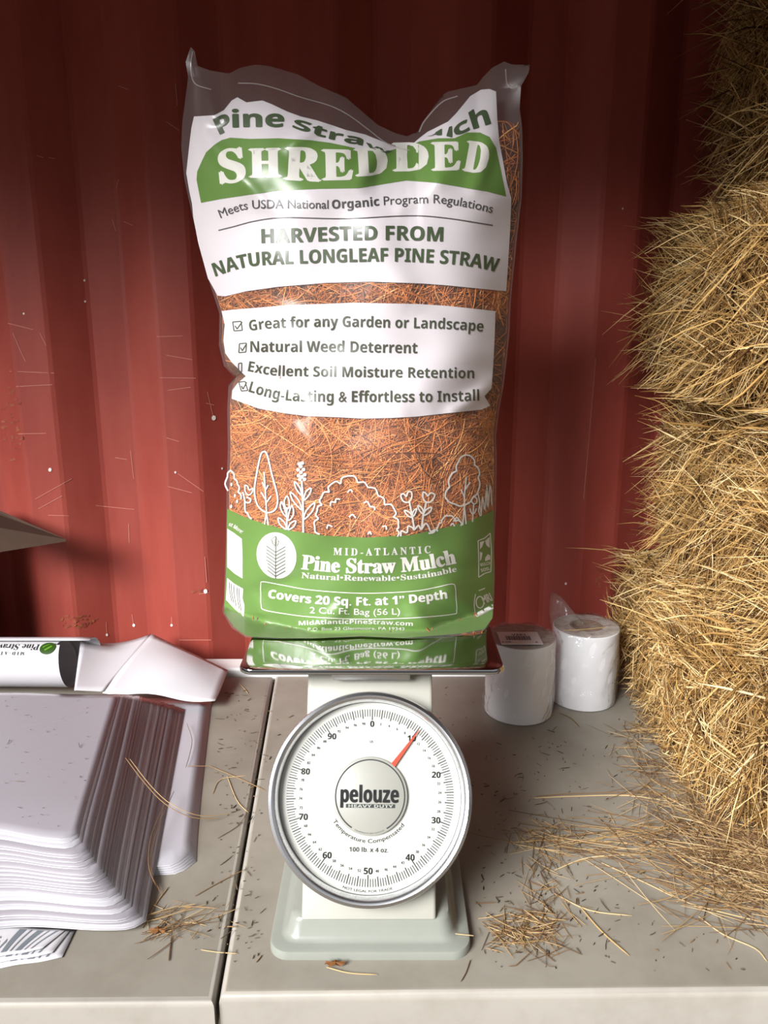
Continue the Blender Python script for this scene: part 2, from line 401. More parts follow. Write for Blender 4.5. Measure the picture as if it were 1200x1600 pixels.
for x, y, r in ((334, 653, 3.4), (78, 734, 2.6), (167, 992, 1.8), (209, 977, 2.2), (268, 977, 1.8), (1011, 818, 2.0), (132, 438, 1.6), (133, 471, 1.6), (973, 326, 1.2), (884, 912, 1.8), (274, 738, 1.6), (347, 732, 1.5), (37, 490, 1.5), (321, 924, 3.0)):
    q = disc(x, y, r, r * 1.2, 8); P = wall_pt(q[:, 0], q[:, 1], 0.0012); b = len(V); V.extend(P.tolist()); Fc.append(tuple(range(b, b + 8))); mi.append(2)
for cx_, cy_, rx, ry, n in ((122, 972, 30, 12, 46), (20, 660, 16, 60, 40), (935, 905, 7, 22, 16), (956, 798, 3, 5, 3), (310, 925, 10, 4, 8)):
    for _ in range(n):
        a = random.uniform(0, 6.28); r = math.sqrt(random.random())
        q = disc(cx_ + rx * r * math.cos(a), cy_ + ry * r * math.sin(a), random.uniform(1, 4.5), random.uniform(0.8, 2.2), 7, random.uniform(-.4, .4))
        P = wall_pt(q[:, 0], q[:, 1], 0.0005 + random.random() * 0.0004); b = len(V); V.extend(P.tolist()); Fc.append(tuple(range(b, b + 7))); mi.append(3)
w = mesh_obj('wall_back', V, Fc, [M['wall'], M['scratch'], M['chip'], M['rust']], mi=mi)
structure(w, 'dark red corrugated steel container wall with scratches behind the table', 'wall')

AWN = 0.30
c = bm_obj('ceiling', box_bm((-4, AWN, 1.39), (4, 1.62, 1.45)), M['ceil'])
structure(c, 'dark awning roof over the table', 'ceiling')
g = mesh_obj('floor', [(-90, -160, -0.74), (90, -160, -0.74), (90, 3, -0.74), (-90, 3, -0.74)], [(0, 1, 2, 3)], M['ground'])
structure(g, 'dusty straw-strewn ground below the table edge', 'floor')
p0, p1 = at_z(180, 1050, 0.0), at_z(1120, 1050, 0.0)
wr_ = bm_obj('wall_light_blocker', box_bm((1.25, 0.3, -0.74), (1.31, 1.52, 1.39)), M['ceil'])  # unseen dark wall, added to cut fill light from the right
structure(wr_, 'unseen dark wall added right of the straw bales to block light', 'wall')
b = bm_obj('trim_1', box_bm((-1.5, 1.432, -0.02), (1.2, 1.482, 0.012), 0.004), M['strip'])
structure(b, 'white plastic strip along the foot of the red wall', 'trim')

# ------------------------------------------------------------------ tables
def table(name_label, quad):
    t = empty('folding_table', (sum(q[0] for q in quad) / 4, sum(q[1] for q in quad) / 4, -0.74))
    bm = bmesh.new()
    top = [bm.verts.new((x, y, 0)) for x, y in quad]; bot = [bm.verts.new((x, y, -0.048)) for x, y in quad]
    bm.faces.new(top); bm.faces.new(bot[::-1])
    for i in range(4): bm.faces.new((top[i], bot[i], bot[(i + 1) % 4], top[(i + 1) % 4]))
    ed = [e for e in bm.edges if all(v in top for v in e.verts)]
    bmesh.ops.bevel(bm, geom=ed, offset=0.009, segments=5, affect='EDGES', profile=0.5)
    bm.normal_update()
    for f in bm.faces: f.material_index = 0 if f.normal.z > .93 else 1
    # raised bead just under the rounded edge
    keep(bm_obj('tabletop', bm, [M['table'], M['tableedge']], None, smooth=True), t)
    cx_, cy_ = t.location.x, t.location.y
    for x, y in quad:
        px_, py_ = cx_ + (x - cx_) * 0.86, cy_ + (y - cy_) * 0.8
        keep(bm_obj('leg', tube_bm((px_, py_, -0.738), (px_, py_, -0.047), 0.0125), M['tleg'], None, True), t)
    return tag(t, name_label, 'table')
sA, sB = at_z(427, 1062, 0), at_z(336, 1570, 0)
dirx = (sA[0] - sB[0]) / (sA[1] - sB[1])
def seam(y): return sB[0] + dirx * (y - sB[1])
yfR0, yfR1 = 0.664, 0.678
table('beige plastic folding table under the dial scale, right of the dark seam',
      [(seam(yfR0) + 0.0022, yfR0), (1.05, yfR1), (1.05, 1.428), (seam(1.428) + 0.0022, 1.428)])
table('beige plastic folding table under the stacked clear bags, left of the dark seam',
      [(-1.5, 0.646), (seam(.658) - 0.0022, .658), (seam(1.426) - 0.0022, 1.426), (-1.5, 1.426)])

# ------------------------------------------------------------------ dial scale
SX = -0.017
sc = tag(empty('dial_scale', (SX, 0.85, 0)), 'cream mechanical dial scale with a mirror-bright platform standing on the table', 'scale')
def rrect(x0, x1, y0, y1, r, n=6):
    out = []
    for cx_, cy_, a0 in ((x1 - r, y1 - r, 0), (x0 + r, y1 - r, 90), (x0 + r, y0 + r, 180), (x1 - r, y0 + r, 270)):
        for k in range(n + 1):
            a = math.radians(a0 + 90 * k / n); out.append((cx_ + r * math.cos(a), cy_ + r * math.sin(a)))
    return out
def loft(rings, cap0=True, cap1=True):
    bm = bmesh.new(); R = [[bm.verts.new(p) for p in r] for r in rings]; n = len(R[0])
    for A, B in zip(R, R[1:]):
        for i in range(n): bm.faces.new((A[i], A[(i + 1) % n], B[(i + 1) % n], B[i]))
    if cap0: bm.faces.new(R[0][::-1])
    if cap1: bm.faces.new(R[-1])
    return bm
rings = []
for ins, z, r in ((0, 0.0, .022), (0, .007, .022), (.001, .0095, .022), (.0035, .0105, .022), (.011, .0105, .020), (.014, .0115, .018), (.018, .016, .017), (.0215, .030, .016), (.024, .034, .015), (.029, .0355, .014), (.05, .0355, .010)):
    rings.append([(x, y, z) for x, y in rrect(SX - .1115 + ins, SX + .1145 - ins, .711 + ins, 1.03 - ins, r)])
keep(bm_obj('base', loft(rings), M['enamel'], None, True), sc)
# housing: a tapered head whose front leans back
fz0, fz1, fy0, fy1 = .0355, .272, .7315, .864
hx = .0755
def hring(z, yf, yb, ins=0.0):
    return [(x, y, z) for x, y in rrect(SX - hx + ins, SX + hx - ins, yf + ins, yb - ins, .004, 3)]
rings = [hring(fz0, fy0, 1.0), hring(fz0 + .23, fy0 + .23 * .559, 1.0), hring(fz1 - .003, fy1, 1.0), hring(fz1, fy1 + .003, 1.0, .003)]
keep(bm_obj('housing', loft(rings), M['enamel_light'], None, True), sc)
# dial assembly frame: local z = out of the face, local y = up the face
nrm = Vector((0, -.873, .487)).normalized(); up = Vector((0, .487, .873)).normalized(); rt = Vector((1, 0, 0))
oc = at_y(578, 1245, .7695); DC = Vector(oc) - nrm * 0.030
DM = Matrix(((rt.x, up.x, nrm.x, DC.x), (rt.y, up.y, nrm.y, DC.y), (rt.z, up.z, nrm.z, DC.z), (0, 0, 0, 1)))
def dial_part(name, bm, m, par=None, smooth=True):
    bm.transform(DM); return keep(bm_obj(name, bm, m, None, smooth), par or sc)
dial_part('dial_case', lathe([(0, -.001), (.108, -.001), (.1115, .002), (.1125, .010), (.1125, .022), (.108, .022), (.1075, .012), (0, .012)]), M['chrome'])
dial_part('bezel', lathe([(.1120, .018), (.1150, .020), (.1162, .0245), (.1150, .0290), (.1115, .0308), (.1085, .0300), (.1062, .0270), (.1050, .0225), (.1046, .0180), (.1046, .0125), (.1060, .0125), (.1060, .018), (.1120, .018)], 128), M['chrome'])
dial_part('dial_face', lathe([(0, .0142), (.1040, .0142), (.1044, .0128), (0, .0128)], 96), M['dial'])
TW = math.radians(1.4)
def on_dial(h):
    def fn(x, y):
        x, y = np.asarray(x), -np.asarray(y)
        P = np.stack([x, y, np.full_like(x, h)], 1)
        return P @ np.array([[rt.x, rt.y, rt.z], [up.x, up.y, up.z], [nrm.x, nrm.y, nrm.z]]) + np.array(DC)
    return fn
def pol(r, deg): a = math.radians(deg) + TW; return (r * math.sin(a), -r * math.cos(a))
marks = []
for i in range(200):
    a = i * 1.8; ln = .0125 if i % 20 == 0 else (.0105 if i % 4 == 0 else .0085)
    marks += stroke([pol(.0962 - ln, a), pol(.0962, a)], .0008 if i % 4 else .0011)
keep(art_obj('dial_markings', marks, on_dial(.0145), M['ink'], None, None), sc)
nums = []
def word(text, cx_, cy_, h, style, off=0.0, wscale=1.0):
    v, f = glyphs(text, style); s = h / cap(style); w_ = (v[:, 0].max() - v[:, 0].min()) * s * wscale
    c_, s_ = math.cos(TW), math.sin(TW)
    return text_path(text, [(cx_ - w_ / 2 * c_, cy_ + h / 2 - w_ / 2 * s_), (cx_ + w_ / 2 * c_, cy_ + h / 2 + w_ / 2 * s_)], h, style, off)
for k in range(10):
    x, y = pol(.0795, k * 36); nums += word(str(k * 10), x, y, .0066, 'b', .012)
for k in range(2, 100, 2):
    if k % 10: x, y = pol(.0800, k * 3.6); nums += word(str(k), x, y, .0027, 'r', .01)
nums += word('100 lb. x 4 oz.', pol(.0575, 180)[0], pol(.0575, 180)[1], .0047, 'b', 0, 1.05)
nums += word('LB.', pol(.0595, 0)[0], pol(.0595, 0)[1], .0026, 'r')
arc = [pol(.0505, a) for a in np.linspace(236, 128, 15)]
nums += text_path('Temperature Compensated', arc, .0042, 'r', .004)
arc = [pol(.1015, a) for a in np.linspace(196, 164, 9)]
nums += text_path('NOT LEGAL FOR TRADE', arc, .0024, 'r', .004)
keep(art_obj('dial_numerals', nums, on_dial(.0146), M['ink'], None, None), sc)
hub = dial_part('hub', lathe([(0, .0190), (.0410, .0190), (.0425, .0180), (.0428, .0143), (0, .0143)]), M['hub'])
ring = stroke([pol(.0395, a) for a in np.linspace(-150, 150, 90)], .0014)
ring += text_path('pelouze', [(-.0335, .0065), (.0325, .0072)], .0176, 'b', .025)
ring += [np.array([(-.0275, .0085), (.0285, .0090), (.0285, .0130), (-.0275, .0125)])]
rg = keep(art_obj('hub_lettering', ring, on_dial(.0193), M['ink'], None, None), hub)
keep(art_obj('hub_lettering', text_path('HEAVY DUTY', [(-.0245, .0121), (.0262, .0125)], .0030, 'b', 0.01), on_dial(.0195), M['cream_ink'], None, None), hub)
keep(art_obj('hub_lettering', text_path('TEMPERATURE RANGE', [pol(.0405, a) for a in np.linspace(205, 155, 9)], .0014, 'r'), on_dial(.0193), M['ink_grey'], None, None), hub)
na = 36.8
bm = bmesh.new(); a = math.radians(na) + TW
d = Vector((math.sin(a), math.cos(a), 0)); s = Vector((d.y, -d.x, 0))
prof = [(d * .036 + s * .0030), (d * .036 - s * .0030), (d * .075 - s * .0013), (d * .0925 - s * .0003), (d * .0925 + s * .0003), (d * .075 + s * .0013)]
t_ = [bm.verts.new(p + Vector((0, 0, .0178))) for p in prof]; b_ = [bm.verts.new(p + Vector((0, 0, .0170))) for p in prof]
bm.faces.new(t_); bm.faces.new(b_[::-1])
for i in range(6): bm.faces.new((t_[i], b_[i], b_[(i + 1) % 6], t_[(i + 1) % 6]))
o = dial_part('needle', bm, M['needle'], None, False); o['label'] = 'red tapered needle pointing at ten'
o = dial_part('glass', lathe([(0, .0262), (.05, .0258), (.09, .0247), (.1052, .0235)], 96), M['glass'])
# platform: shallow mirror tray with a turned-down front lip
PX, PW, PY0, PY1, PZ = -.0145, .157, .829, 1.130, .292
rings = []
for ins, z in ((0, PZ - .0065), (0, PZ - .004), (.0012, PZ - .001), (.004, PZ), (.02, PZ), (.08, PZ)):
    rings.append([(x, y, z) for x, y in rrect(PX - PW + ins, PX + PW - ins, PY0 + ins, PY1 - ins, max(.018 - ins * .2, .008))])
bm = loft(rings, True, True)
keep(bm_obj('platform', bm, M['steel'], None, True), sc)
bm = box_bm((SX - .045, .845, fz1 - .002), (SX + .048, 1.06, PZ - .0060), .002); keep(bm_obj('bracket', bm, M['steel_edge'], None), sc)

# ------------------------------------------------------------------ mulch bag
BYC = 1.035; BZ = PZ + .0028
Lp = np.array([(298, 73), (290, 97), (294, 120), (289, 160), (285, 190), (283, 230), (288, 280), (300, 335), (316, 400), (330, 450), (343, 490), (342, 540), (350, 572), (367, 590), (357, 602), (355, 640), (356, 700), (354, 760), (353, 850), (351, 900), (350, 935), (348, 958), (362, 981), (384, 996)], float)
Rp = np.array([(828, 101), (826, 113), (814, 135), (812, 170), (816, 200), (817, 250), (815, 310), (808, 370), (802, 430), (798, 470), (796, 520), (792, 560), (787, 602), (780, 640), (775, 680), (776, 720), (775, 800), (772, 850), (773, 900), (772, 940), (770, 965), (758, 985)], float)
Tp = np.array([(298, 73), (304, 80), (309, 103), (328, 110), (358, 115), (375, 106), (398, 101), (420, 103), (465, 116), (500, 135), (540, 152), (562, 171), (590, 195), (615, 207), (636, 213), (652, 206), (660, 190), (672, 175), (690, 150), (700, 143), (745, 133), (755, 120), (770, 105), (788, 96), (800, 101), (828, 101)], float)
Bp = np.array([(384, 996), (430, 998), (487, 998), (565, 995), (640, 998), (700, 997), (758, 985)], float)
def Lx(py): return np.interp(py, Lp[:, 1], Lp[:, 0])
def Rx(py): return np.interp(py, Rp[:, 1], Rp[:, 0])
def Ty(px): return np.interp(px, Tp[:, 0], Tp[:, 1])
CREASE = [  # (x0,y0,x1,y1,width,amplitude): folds in the film, picture px and metres toward the camera
    (300, 190, 420, 330, 14, .006), (366, 592, 470, 640, 10, .008), (366, 585, 440, 545, 12, -.006), (366, 592, 330, 560, 12, -.004),
    (600, 215, 560, 290, 16, .007), (640, 215, 660, 300, 14, -.006), (560, 300, 640, 470, 26, .005), (690, 280, 620, 330, 9, .004),
    (420, 640, 520, 720, 16, .005), (640, 640, 700, 760, 18, -.004), (785, 590, 700, 650, 10, .006), (770, 210, 740, 300, 14, .006),
    (355, 940, 470, 900, 12, -.005), (770, 900, 690, 880, 12, -.006), (480, 985, 540, 950, 10, .006), (680, 990, 640, 950, 12, .006),
    (400, 470, 560, 520, 14, .003), (620, 480, 780, 540, 18, -.003), (310, 110, 335, 190, 8, .008), (800, 110, 790, 200, 9, -.008), (360, 880, 420, 980, 12, .005), (745, 960, 690, 920, 10, .005),
    (560, 700, 600, 830, 22, .003), (450, 230, 520, 180, 14, .006)]
def bag_y(px, py):
    px, py = np.asarray(px, float), np.asarray(py, float)
    L, R = Lx(py), Rx(py)
    s = np.clip((2 * px - L - R) / (R - L), -1, 1)
    f = 1 - np.abs(s) ** 3
    t = np.clip((py - Ty(px)) / 190, 0, 1); g = 1 - (1 - t) ** 2
    B = .100 * f * g * (0.78 + .22 * np.clip((py - 200) / 500, 0, 1))
    soft = np.clip(f * 2, 0, 1) * np.clip((py - Ty(px)) / 25, 0, 1)
    wv = .0020 * np.sin(px / 23 + py / 61 + 1.3 * np.sin(py / 47)) + .0016 * np.sin(py / 19 - px / 53 + np.sin(px / 31))
    for x0, y0, x1, y1, w_, a_ in CREASE:
        dx, dy = x1 - x0, y1 - y0; l = math.hypot(dx, dy)
        u = ((px - x0) * dx + (py - y0) * dy) / l; v = ((px - x0) * dy - (py - y0) * dx) / l
        wv = wv + a_ * np.exp(-(v / max(w_, 13)) ** 2) * np.clip(np.minimum(u + w_, l + w_ - u) / (2 * w_), 0, 1)
    Y = BYC + .02 * np.clip((700 - py) / 600, 0, 1) - B - wv * soft
    tn = np.tan(PITCH + np.arctan((py - 800) / F))
    Yp = np.where(tn > .05, (H - BZ) / np.maximum(tn, .05), 9.0)
    return np.minimum(Y, Yp)
def bag_pt(px, py, off=0.0): return at_y(px, py, bag_y(px, py) + off)
def bag_mid(px, py):
    Y = BYC + .02 * np.clip((700 - np.asarray(py, float)) / 600, 0, 1)
    p = at_y(px, py, Y); p[..., 2] = np.maximum(p[..., 2], BZ); return p
def bag_back(px, py, off=0.0):
    px, py = np.asarray(px, float), np.asarray(py, float)
    s = np.clip((2 * px - Lx(py) - Rx(py)) / (Rx(py) - Lx(py)), -1, 1); t = np.clip((py - Ty(px)) / 190, 0, 1)
    p = bag_mid(px, py); p[..., 1] += np.maximum(.085 * (1 - np.abs(s) ** 3) * (1 - (1 - t) ** 2) - off, 0); return p
bag = tag(empty('mulch_bag', tuple(at_z(565, 996, BZ) + np.array([0, .1, 0]))), 'full clear bag of shredded pine straw with green and white print, on the scale', 'bag')
def closed_shell(name, outline, foff, boff, m, parent, step):
    bm = flat_bm([outline], step)
    bmesh.ops.remove_doubles(bm, verts=bm.verts, dist=1e-3)
    bm.verts.ensure_lookup_table(); n = len(bm.verts); bm.verts.index_update()
    xy = np.array([v.co[:2] for v in bm.verts]); Pf = bag_pt(xy[:, 0], xy[:, 1], foff); Pb = bag_back(xy[:, 0], xy[:, 1], boff)
    faces = [[v.index for v in f.verts] for f in bm.faces]
    bd = [(e.verts[0].index, e.verts[1].index) for e in bm.edges if e.is_boundary]
    bm.free()
    allf = faces + [[i + n for i in f[::-1]] for f in faces] + [(a_, b_, b_ + n, a_ + n) for a_, b_ in bd]
    bm2 = bmesh.new(); vs = [bm2.verts.new(p) for p in np.concatenate([Pf, Pb])]
    for f in allf:
        try: bm2.faces.new([vs[i] for i in f])
        except ValueError: pass
    bmesh.ops.remove_doubles(bm2, verts=bm2.verts, dist=2e-4)
    me = bpy.data.meshes.new(name); bmesh.ops.recalc_face_normals(bm2, faces=bm2.faces); bm2.to_mesh(me); bm2.free(); me.materials.append(m)
    me.polygons.foreach_set('use_smooth', [True] * len(me.polygons))
    try: me.set_sharp_from_angle(angle=math.radians(65))
    except Exception: pass
    o = bpy.data.objects.new(name, me); COL.objects.link(o); return keep(o, parent)
outline = np.concatenate([Tp, Rp[1:], Bp[::-1][1:], Lp[::-1][1:-1]])
closed_shell('film', outline, 0.0, 0.0, M['film'], bag, 5.0)
# straw packed inside, shaped by the bag
ys = np.arange(262, 992, 14.0)
core = np.concatenate([[(x, 262 - 14 * math.sin((x - 300) / 500 * math.pi * 3)) for x in np.linspace(Lx(262) + 12, Rx(262) - 8, 20)],
                       [(Rx(y) - 5, y) for y in ys[1:]], [(x, 993) for x in np.linspace(735, 395, 12)], [(Lx(y) + 5, y) for y in ys[1:][::-1]]])
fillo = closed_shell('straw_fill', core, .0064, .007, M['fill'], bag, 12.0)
n = 7200
py = np.where(rng.random(n) < .72, rng.uniform(640, 838, n), rng.uniform(190, 990, n)); py = np.where(rng.random(n) < .12, rng.uniform(438, 488, n), py)
px = Lx(py) + 5 + (Rx(py) - Lx(py) - 10) * rng.random(n)
ed = rng.random(n) < .10; px = np.where(ed, Rx(py) - rng.uniform(5, 30, n), px)
py = np.where((py < 300) & (px < Rx(py) - 38), rng.uniform(640, 838, n), py); px = np.clip(px, Lx(py) + 6, Rx(py) - 6)
an = rng.uniform(0, math.pi, n) + .4 * np.sin(px / 60); ln = rng.uniform(25, 105, n) * np.where(ed, .5, 1); cv = rng.uniform(-.25, .25, n)
t = np.linspace(-.5, .5, 9)
X = px[:, None] + np.cos(an)[:, None] * ln[:, None] * t - np.sin(an)[:, None] * (cv * ln)[:, None] * (t ** 2 * 2)
Yp = py[:, None] + np.sin(an)[:, None] * ln[:, None] * t + np.cos(an)[:, None] * (cv * ln)[:, None] * (t ** 2 * 2)
Yp = np.where(py[:, None] > 430, np.clip(Yp, 425, 990), np.clip(Yp, 190, 990)); X = np.clip(X, Lx(Yp) + 5, Rx(Yp) - 5)
dep = rng.uniform(.0032, .0068, n)
P = at_y(X, Yp, bag_y(X, Yp) + dep[:, None])
Vv, Q = strands_geo(P, rng.uniform(.0007, .0019, n))
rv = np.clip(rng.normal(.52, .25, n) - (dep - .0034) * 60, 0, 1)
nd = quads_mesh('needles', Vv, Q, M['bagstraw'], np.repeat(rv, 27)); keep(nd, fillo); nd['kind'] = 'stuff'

# ---- print on the film
W1 = [(303, 182), (335, 180), (350, 172), (362, 157), (371, 152), (385, 160), (410, 157), (425, 163), (448, 174), (470, 182), (495, 188), (520, 196), (540, 203), (570, 210), (600, 222), (622, 231), (640, 229), (655, 216), (668, 206), (688, 196), (700, 190), (712, 178), (735, 150), (752, 140), (765, 139), (775, 143), (777, 185), (780, 220), (792, 285), (799, 310), (797, 360), (794, 410), (791, 455), (760, 452), (700, 446), (660, 443), (580, 440), (510, 442), (435, 448), (385, 455), (352, 463), (340, 462), (325, 435), (310, 380), (302, 340), (300, 318), (296, 300), (291, 270), (296, 225), (299, 200)]
W2 = [(346, 486), (362, 484), (400, 481), (445, 477), (553, 473), (653, 475), (700, 478), (737, 482), (774, 486), (773, 525), (771, 565), (768, 607), (757, 619), (766, 634), (753, 640), (695, 646), (650, 651), (612, 653), (565, 654), (528, 652), (478, 650), (440, 645), (403, 638), (362, 623), (363, 610), (371, 599), (384, 588), (374, 578), (362, 566), (352, 552), (349, 532), (351, 507)]
G1 = [(316, 250), (322, 238), (335, 226), (346, 219), (360, 215), (390, 217), (435, 216), (485, 219), (515, 223), (540, 228), (570, 235), (600, 238), (620, 232), (640, 228), (655, 221), (685, 216), (710, 216), (730, 207), (750, 207), (765, 214), (775, 231), (782, 262), (791, 307), (760, 299), (735, 295), (685, 286), (635, 282), (560, 294), (500, 295), (435, 298), (385, 305), (345, 311), (314, 317), (307, 281), (308, 268)]
G2 = [(355, 795), (380, 807), (408, 817), (447, 828), (506, 837), (573, 840), (643, 836), (702, 823), (741, 811), (772, 797), (771, 850), (772, 900), (771, 940), (769, 966), (757, 983), (720, 990), (682, 993), (630, 997), (565, 994), (500, 997), (440, 997), (395, 995), (384, 993), (366, 980), (350, 957), (353, 900), (354, 850)]
OFFP, OFFG, OFFT = .0018, .0014, .00105
def panel(pts, off, m, label=None):
    o = art_obj('printed_panel', [np.array(pts, float)], lambda x, y: bag_pt(x, y, off), m, bag, 5.0)
    if label: o['label'] = label
    return o
panel(W1, OFFP, M['white_ink'], 'white printed panel under the folded top'); panel(W2, OFFP, M['white_ink'], 'white printed panel with four checked lines')
panel(G1, OFFG, M['green_ink'], 'green band carrying the large white heading'); panel(G2, OFFP, M['green_ink'], 'green panel around the foot of the bag')
def art(name, polys, m, step=6.0, off=OFFT): return art_obj(name, polys, lambda x, y: bag_pt(x, y, off), m, bag, step)
# heading letters, each in the place the crumpled film gives it
hd = []
for ch, x0, x1, y0, y1, h0, h1 in (('S', 346, 383, 286, 282, 50, 51), ('H', 391, 438, 277, 276, 44, 44), ('R', 445, 499, 280, 283, 49, 52), ('E', 505, 550, 281, 280, 47, 45), ('D', 557, 605, 275, 272, 42, 42), ('D', 615, 668, 267, 266, 43, 43), ('E', 676, 718, 266, 265, 43, 43), ('D', 724, 757, 266, 272, 46, 48)):
    hd += text_path(ch, [(x0, y0), (x1, y1)], [h0, h1], 's', .035)
art('lettering', hd, M['cream_ink'])
# first line, bent over the fold at the top of the bag
tl = []
tl += text_path('P', [(344, 210), (365, 200)], [26, 27], 'b', .02) + text_path('ine', [(364, 199), (400, 198), (443, 198)], [27, 26, 26], 'b', .03)
tl += text_path('Stra', [(457, 199), (485, 208), (520, 218), (566, 227)], [14, 16, 15, 14], 'b', .04)
tl += text_path('ulch', [(662, 213), (690, 211), (708, 214), (730, 205), (767, 193)], [9, 14, 23, 33], 'b', .03)
tl += text_path('w M', [(570, 229), (622, 240), (662, 207)], [9, 5, 9], 'b', .02)
topl = np.array([(300, 180), (362, 158), (420, 160), (470, 183), (520, 197), (570, 212), (622, 233), (650, 222), (688, 197), (735, 150), (780, 140)], float)
tl = [q for q in tl if (q[:, 1] > np.interp(q[:, 0], topl[:, 0], topl[:, 1]) + 2).all()]
art('lettering', tl, M['dgreen_ink'])
ln1 = text_path('Meets USDA National', [(345, 341), (365, 333), (388, 327), (435, 325.5), (513, 326)], 13.5, 'r', .006)
ln1 += text_path('Organic', [(519, 326), (560, 324), (593, 321)], 13.5, 'b', .01)
ln1 += text_path('Program Regulations', [(600, 320.5), (645, 318), (690, 318), (735, 325), (769, 333)], 13.5, 'r', .006)
ln1 += stroke(spline([(341, 360), (365, 354), (400, 345), (445, 340), (540, 341.5), (640, 337), (700, 341), (770, 352)], 6), 1.5)
art('lettering', ln1, M['greydark'])
g_ = text_path('HARVESTED FROM', [(409, 380), (480, 378), (550, 375.5), (620, 375), (692, 377)], 22, 'b', .015)
g_ += text_path('NATURAL LONGLEAF PINE STRAW', [(337, 432), (370, 421), (410, 414.5), (500, 411), (610, 408.5), (695, 412), (740, 417), (777, 425)], 21, 'b', .012)
art('lettering', g_, M['dgreen_ink'])
g_ = text_path('Great for any Garden or Landscape', [(390, 517), (428, 513), (520, 510.5), (612, 512), (695, 514), (755, 518)], 16.5, 'b', -.004)
g_ += text_path('Natural Weed Deterrent', [(391, 550), (445, 550), (528, 550), (652, 552)], 17, 'b', -.004)
g_ += text_path('Excellent Soil Moisture Retention', [(387, 580), (430, 587), (470, 588), (537, 589), (653, 590), (741, 591)], 16, 'b', -.004)
g_ += text_path('Long-Lasting & Effortless to Install', [(388, 612), (424, 622), (466, 627), (553, 628), (674, 628), (749, 626)], 17, 'b', -.004)
for x, y, w_, sk in ((371, 510, 13, -2), (379, 544, 11, 1), (375, 575, 5, 0), (380, 604, 10, -4)):
    h_ = 14
    bx_ = np.array([(x - w_ / 2 - sk / 2, y + h_ / 2), (x - w_ / 2 + sk / 2, y - h_ / 2), (x + w_ / 2 + sk / 2, y - h_ / 2 - 1), (x + w_ / 2 - sk / 2, y + h_ / 2 - 1), (x - w_ / 2 - sk / 2, y + h_ / 2)])
    g_ += [q for i in range(4) for q in stroke([bx_[i], bx_[i + 1]], 1.5)]
    if w_ > 8: g_ += stroke([(x - w_ * .3, y - 1), (x - w_ * .05, y + 4)], 1.6) + stroke([(x - w_ * .05, y + 4), (x + w_ * .55, y - 7)], 1.6)
art('lettering', g_, M['olive_ink'])
wl = text_path('M I D - A T L A N T I C', [(521, 867), (560, 868), (596, 867.5), (640, 866), (673, 864)], 11, 's', .015)
wl += text_path('Pine Straw Mulch', [(471, 889), (510, 893), (545, 895), (604, 895), (663, 890), (713, 880)], 22, 's', .03)
wl += text_path('Natural•Renewable•Sustainable', [(471, 903), (526, 906.5), (604, 907.5), (663, 903), (714, 893)], 8.5, 's', .012)
wl += text_path('Covers 20 Sq. Ft. at 1” Depth', [(419, 934), (479, 942), (538, 946), (604, 945), (655, 941), (699, 935)], 13, 'b', .025)
wl += text_path('2 Cu. Ft. Bag (56 L)', [(484, 958), (540, 960), (580, 961), (625, 960)], 9.5, 'r', .012)
wl += text_path('MidAtlanticPineStraw.com', [(467, 977), (520, 975), (580, 975), (645, 978)], 6.5, 'b', .01)
wl += text_path('P.O. Box 23 Glenmoore, PA 19343', [(481, 985.5), (560, 984), (632, 985)], 4.6, 'r', .012)
wl += stroke(spline([(411, 909), (440, 914), (487, 922), (565, 927), (643, 924), (680, 918), (706, 912.5), (711.5, 918), (712.5, 935), (713.5, 954), (706, 960), (643, 965.5), (565, 967.5), (487, 964), (445, 959), (413, 953), (408, 946), (407.5, 930), (407.5, 914)], 5, True), 1.3)
wl += text_path('ut More!', [(357, 821), (366, 826), (377, 834)], 6, 'b', .01)
# star emblem and listing seal on the right flank
wl += [q for a_, b_ in zip([(747, 845), (757, 841), (766, 833), (768, 862), (767, 893), (757, 896), (748, 902), (748, 872)], [(757, 841), (766, 833), (768, 862), (767, 893), (757, 896), (748, 902), (748, 872), (747, 845)]) for q in stroke([a_, b_], 1.5)]
wl += [np.array(p, float) for p in ([(750, 847), (757, 845), (753, 855), (750, 858)], [(758, 845), (765, 839), (765, 856), (760, 852)], [(750, 862), (754, 864), (752, 874), (750, 877)], [(758, 872), (762, 866), (766, 868), (766, 874), (758, 877)])]
wl += text_path('MULCH', [(751, 885), (766, 882)], 5, 'b') + text_path('SOIL', [(752, 894), (766, 890)], 5, 'b')
wl += stroke(disc(750, 941, 6.0, 9.0, 20), 1.8) + text_path('MRI', [(757, 944), (770, 938)], 13, 'r', .02)
wl += stroke(spline([(743, 928), (741, 945), (744, 962), (750, 961), (760, 956), (771, 950)], 4), 1.4) + [np.array([(745, 957), (770, 944), (771, 951), (747, 963)], float)] + stroke([(748, 923), (758, 919)], 1.6)
art('lettering', wl, M['cream_ink'])
# white patches on the left flank
art('printed_patch', [np.array([(355, 826), (366, 833), (378, 842), (379, 872), (379, 904), (366, 896), (355, 886)], float), np.array([(355, 903), (366, 912), (380, 920), (379, 935), (382, 946), (381, 964), (366, 951), (353, 937)], float)], M['cream_ink'])
art('lettering', [q for x, y0, y1 in ((358, 909, 940), (361, 911, 942), (365, 914, 948), (370, 918, 952), (373, 919, 955)) for q in stroke([(x, y0), (x + 1, (y0 + y1) / 2), (x + 4, y1)], .9)], M['greydark'], 6, .0006)
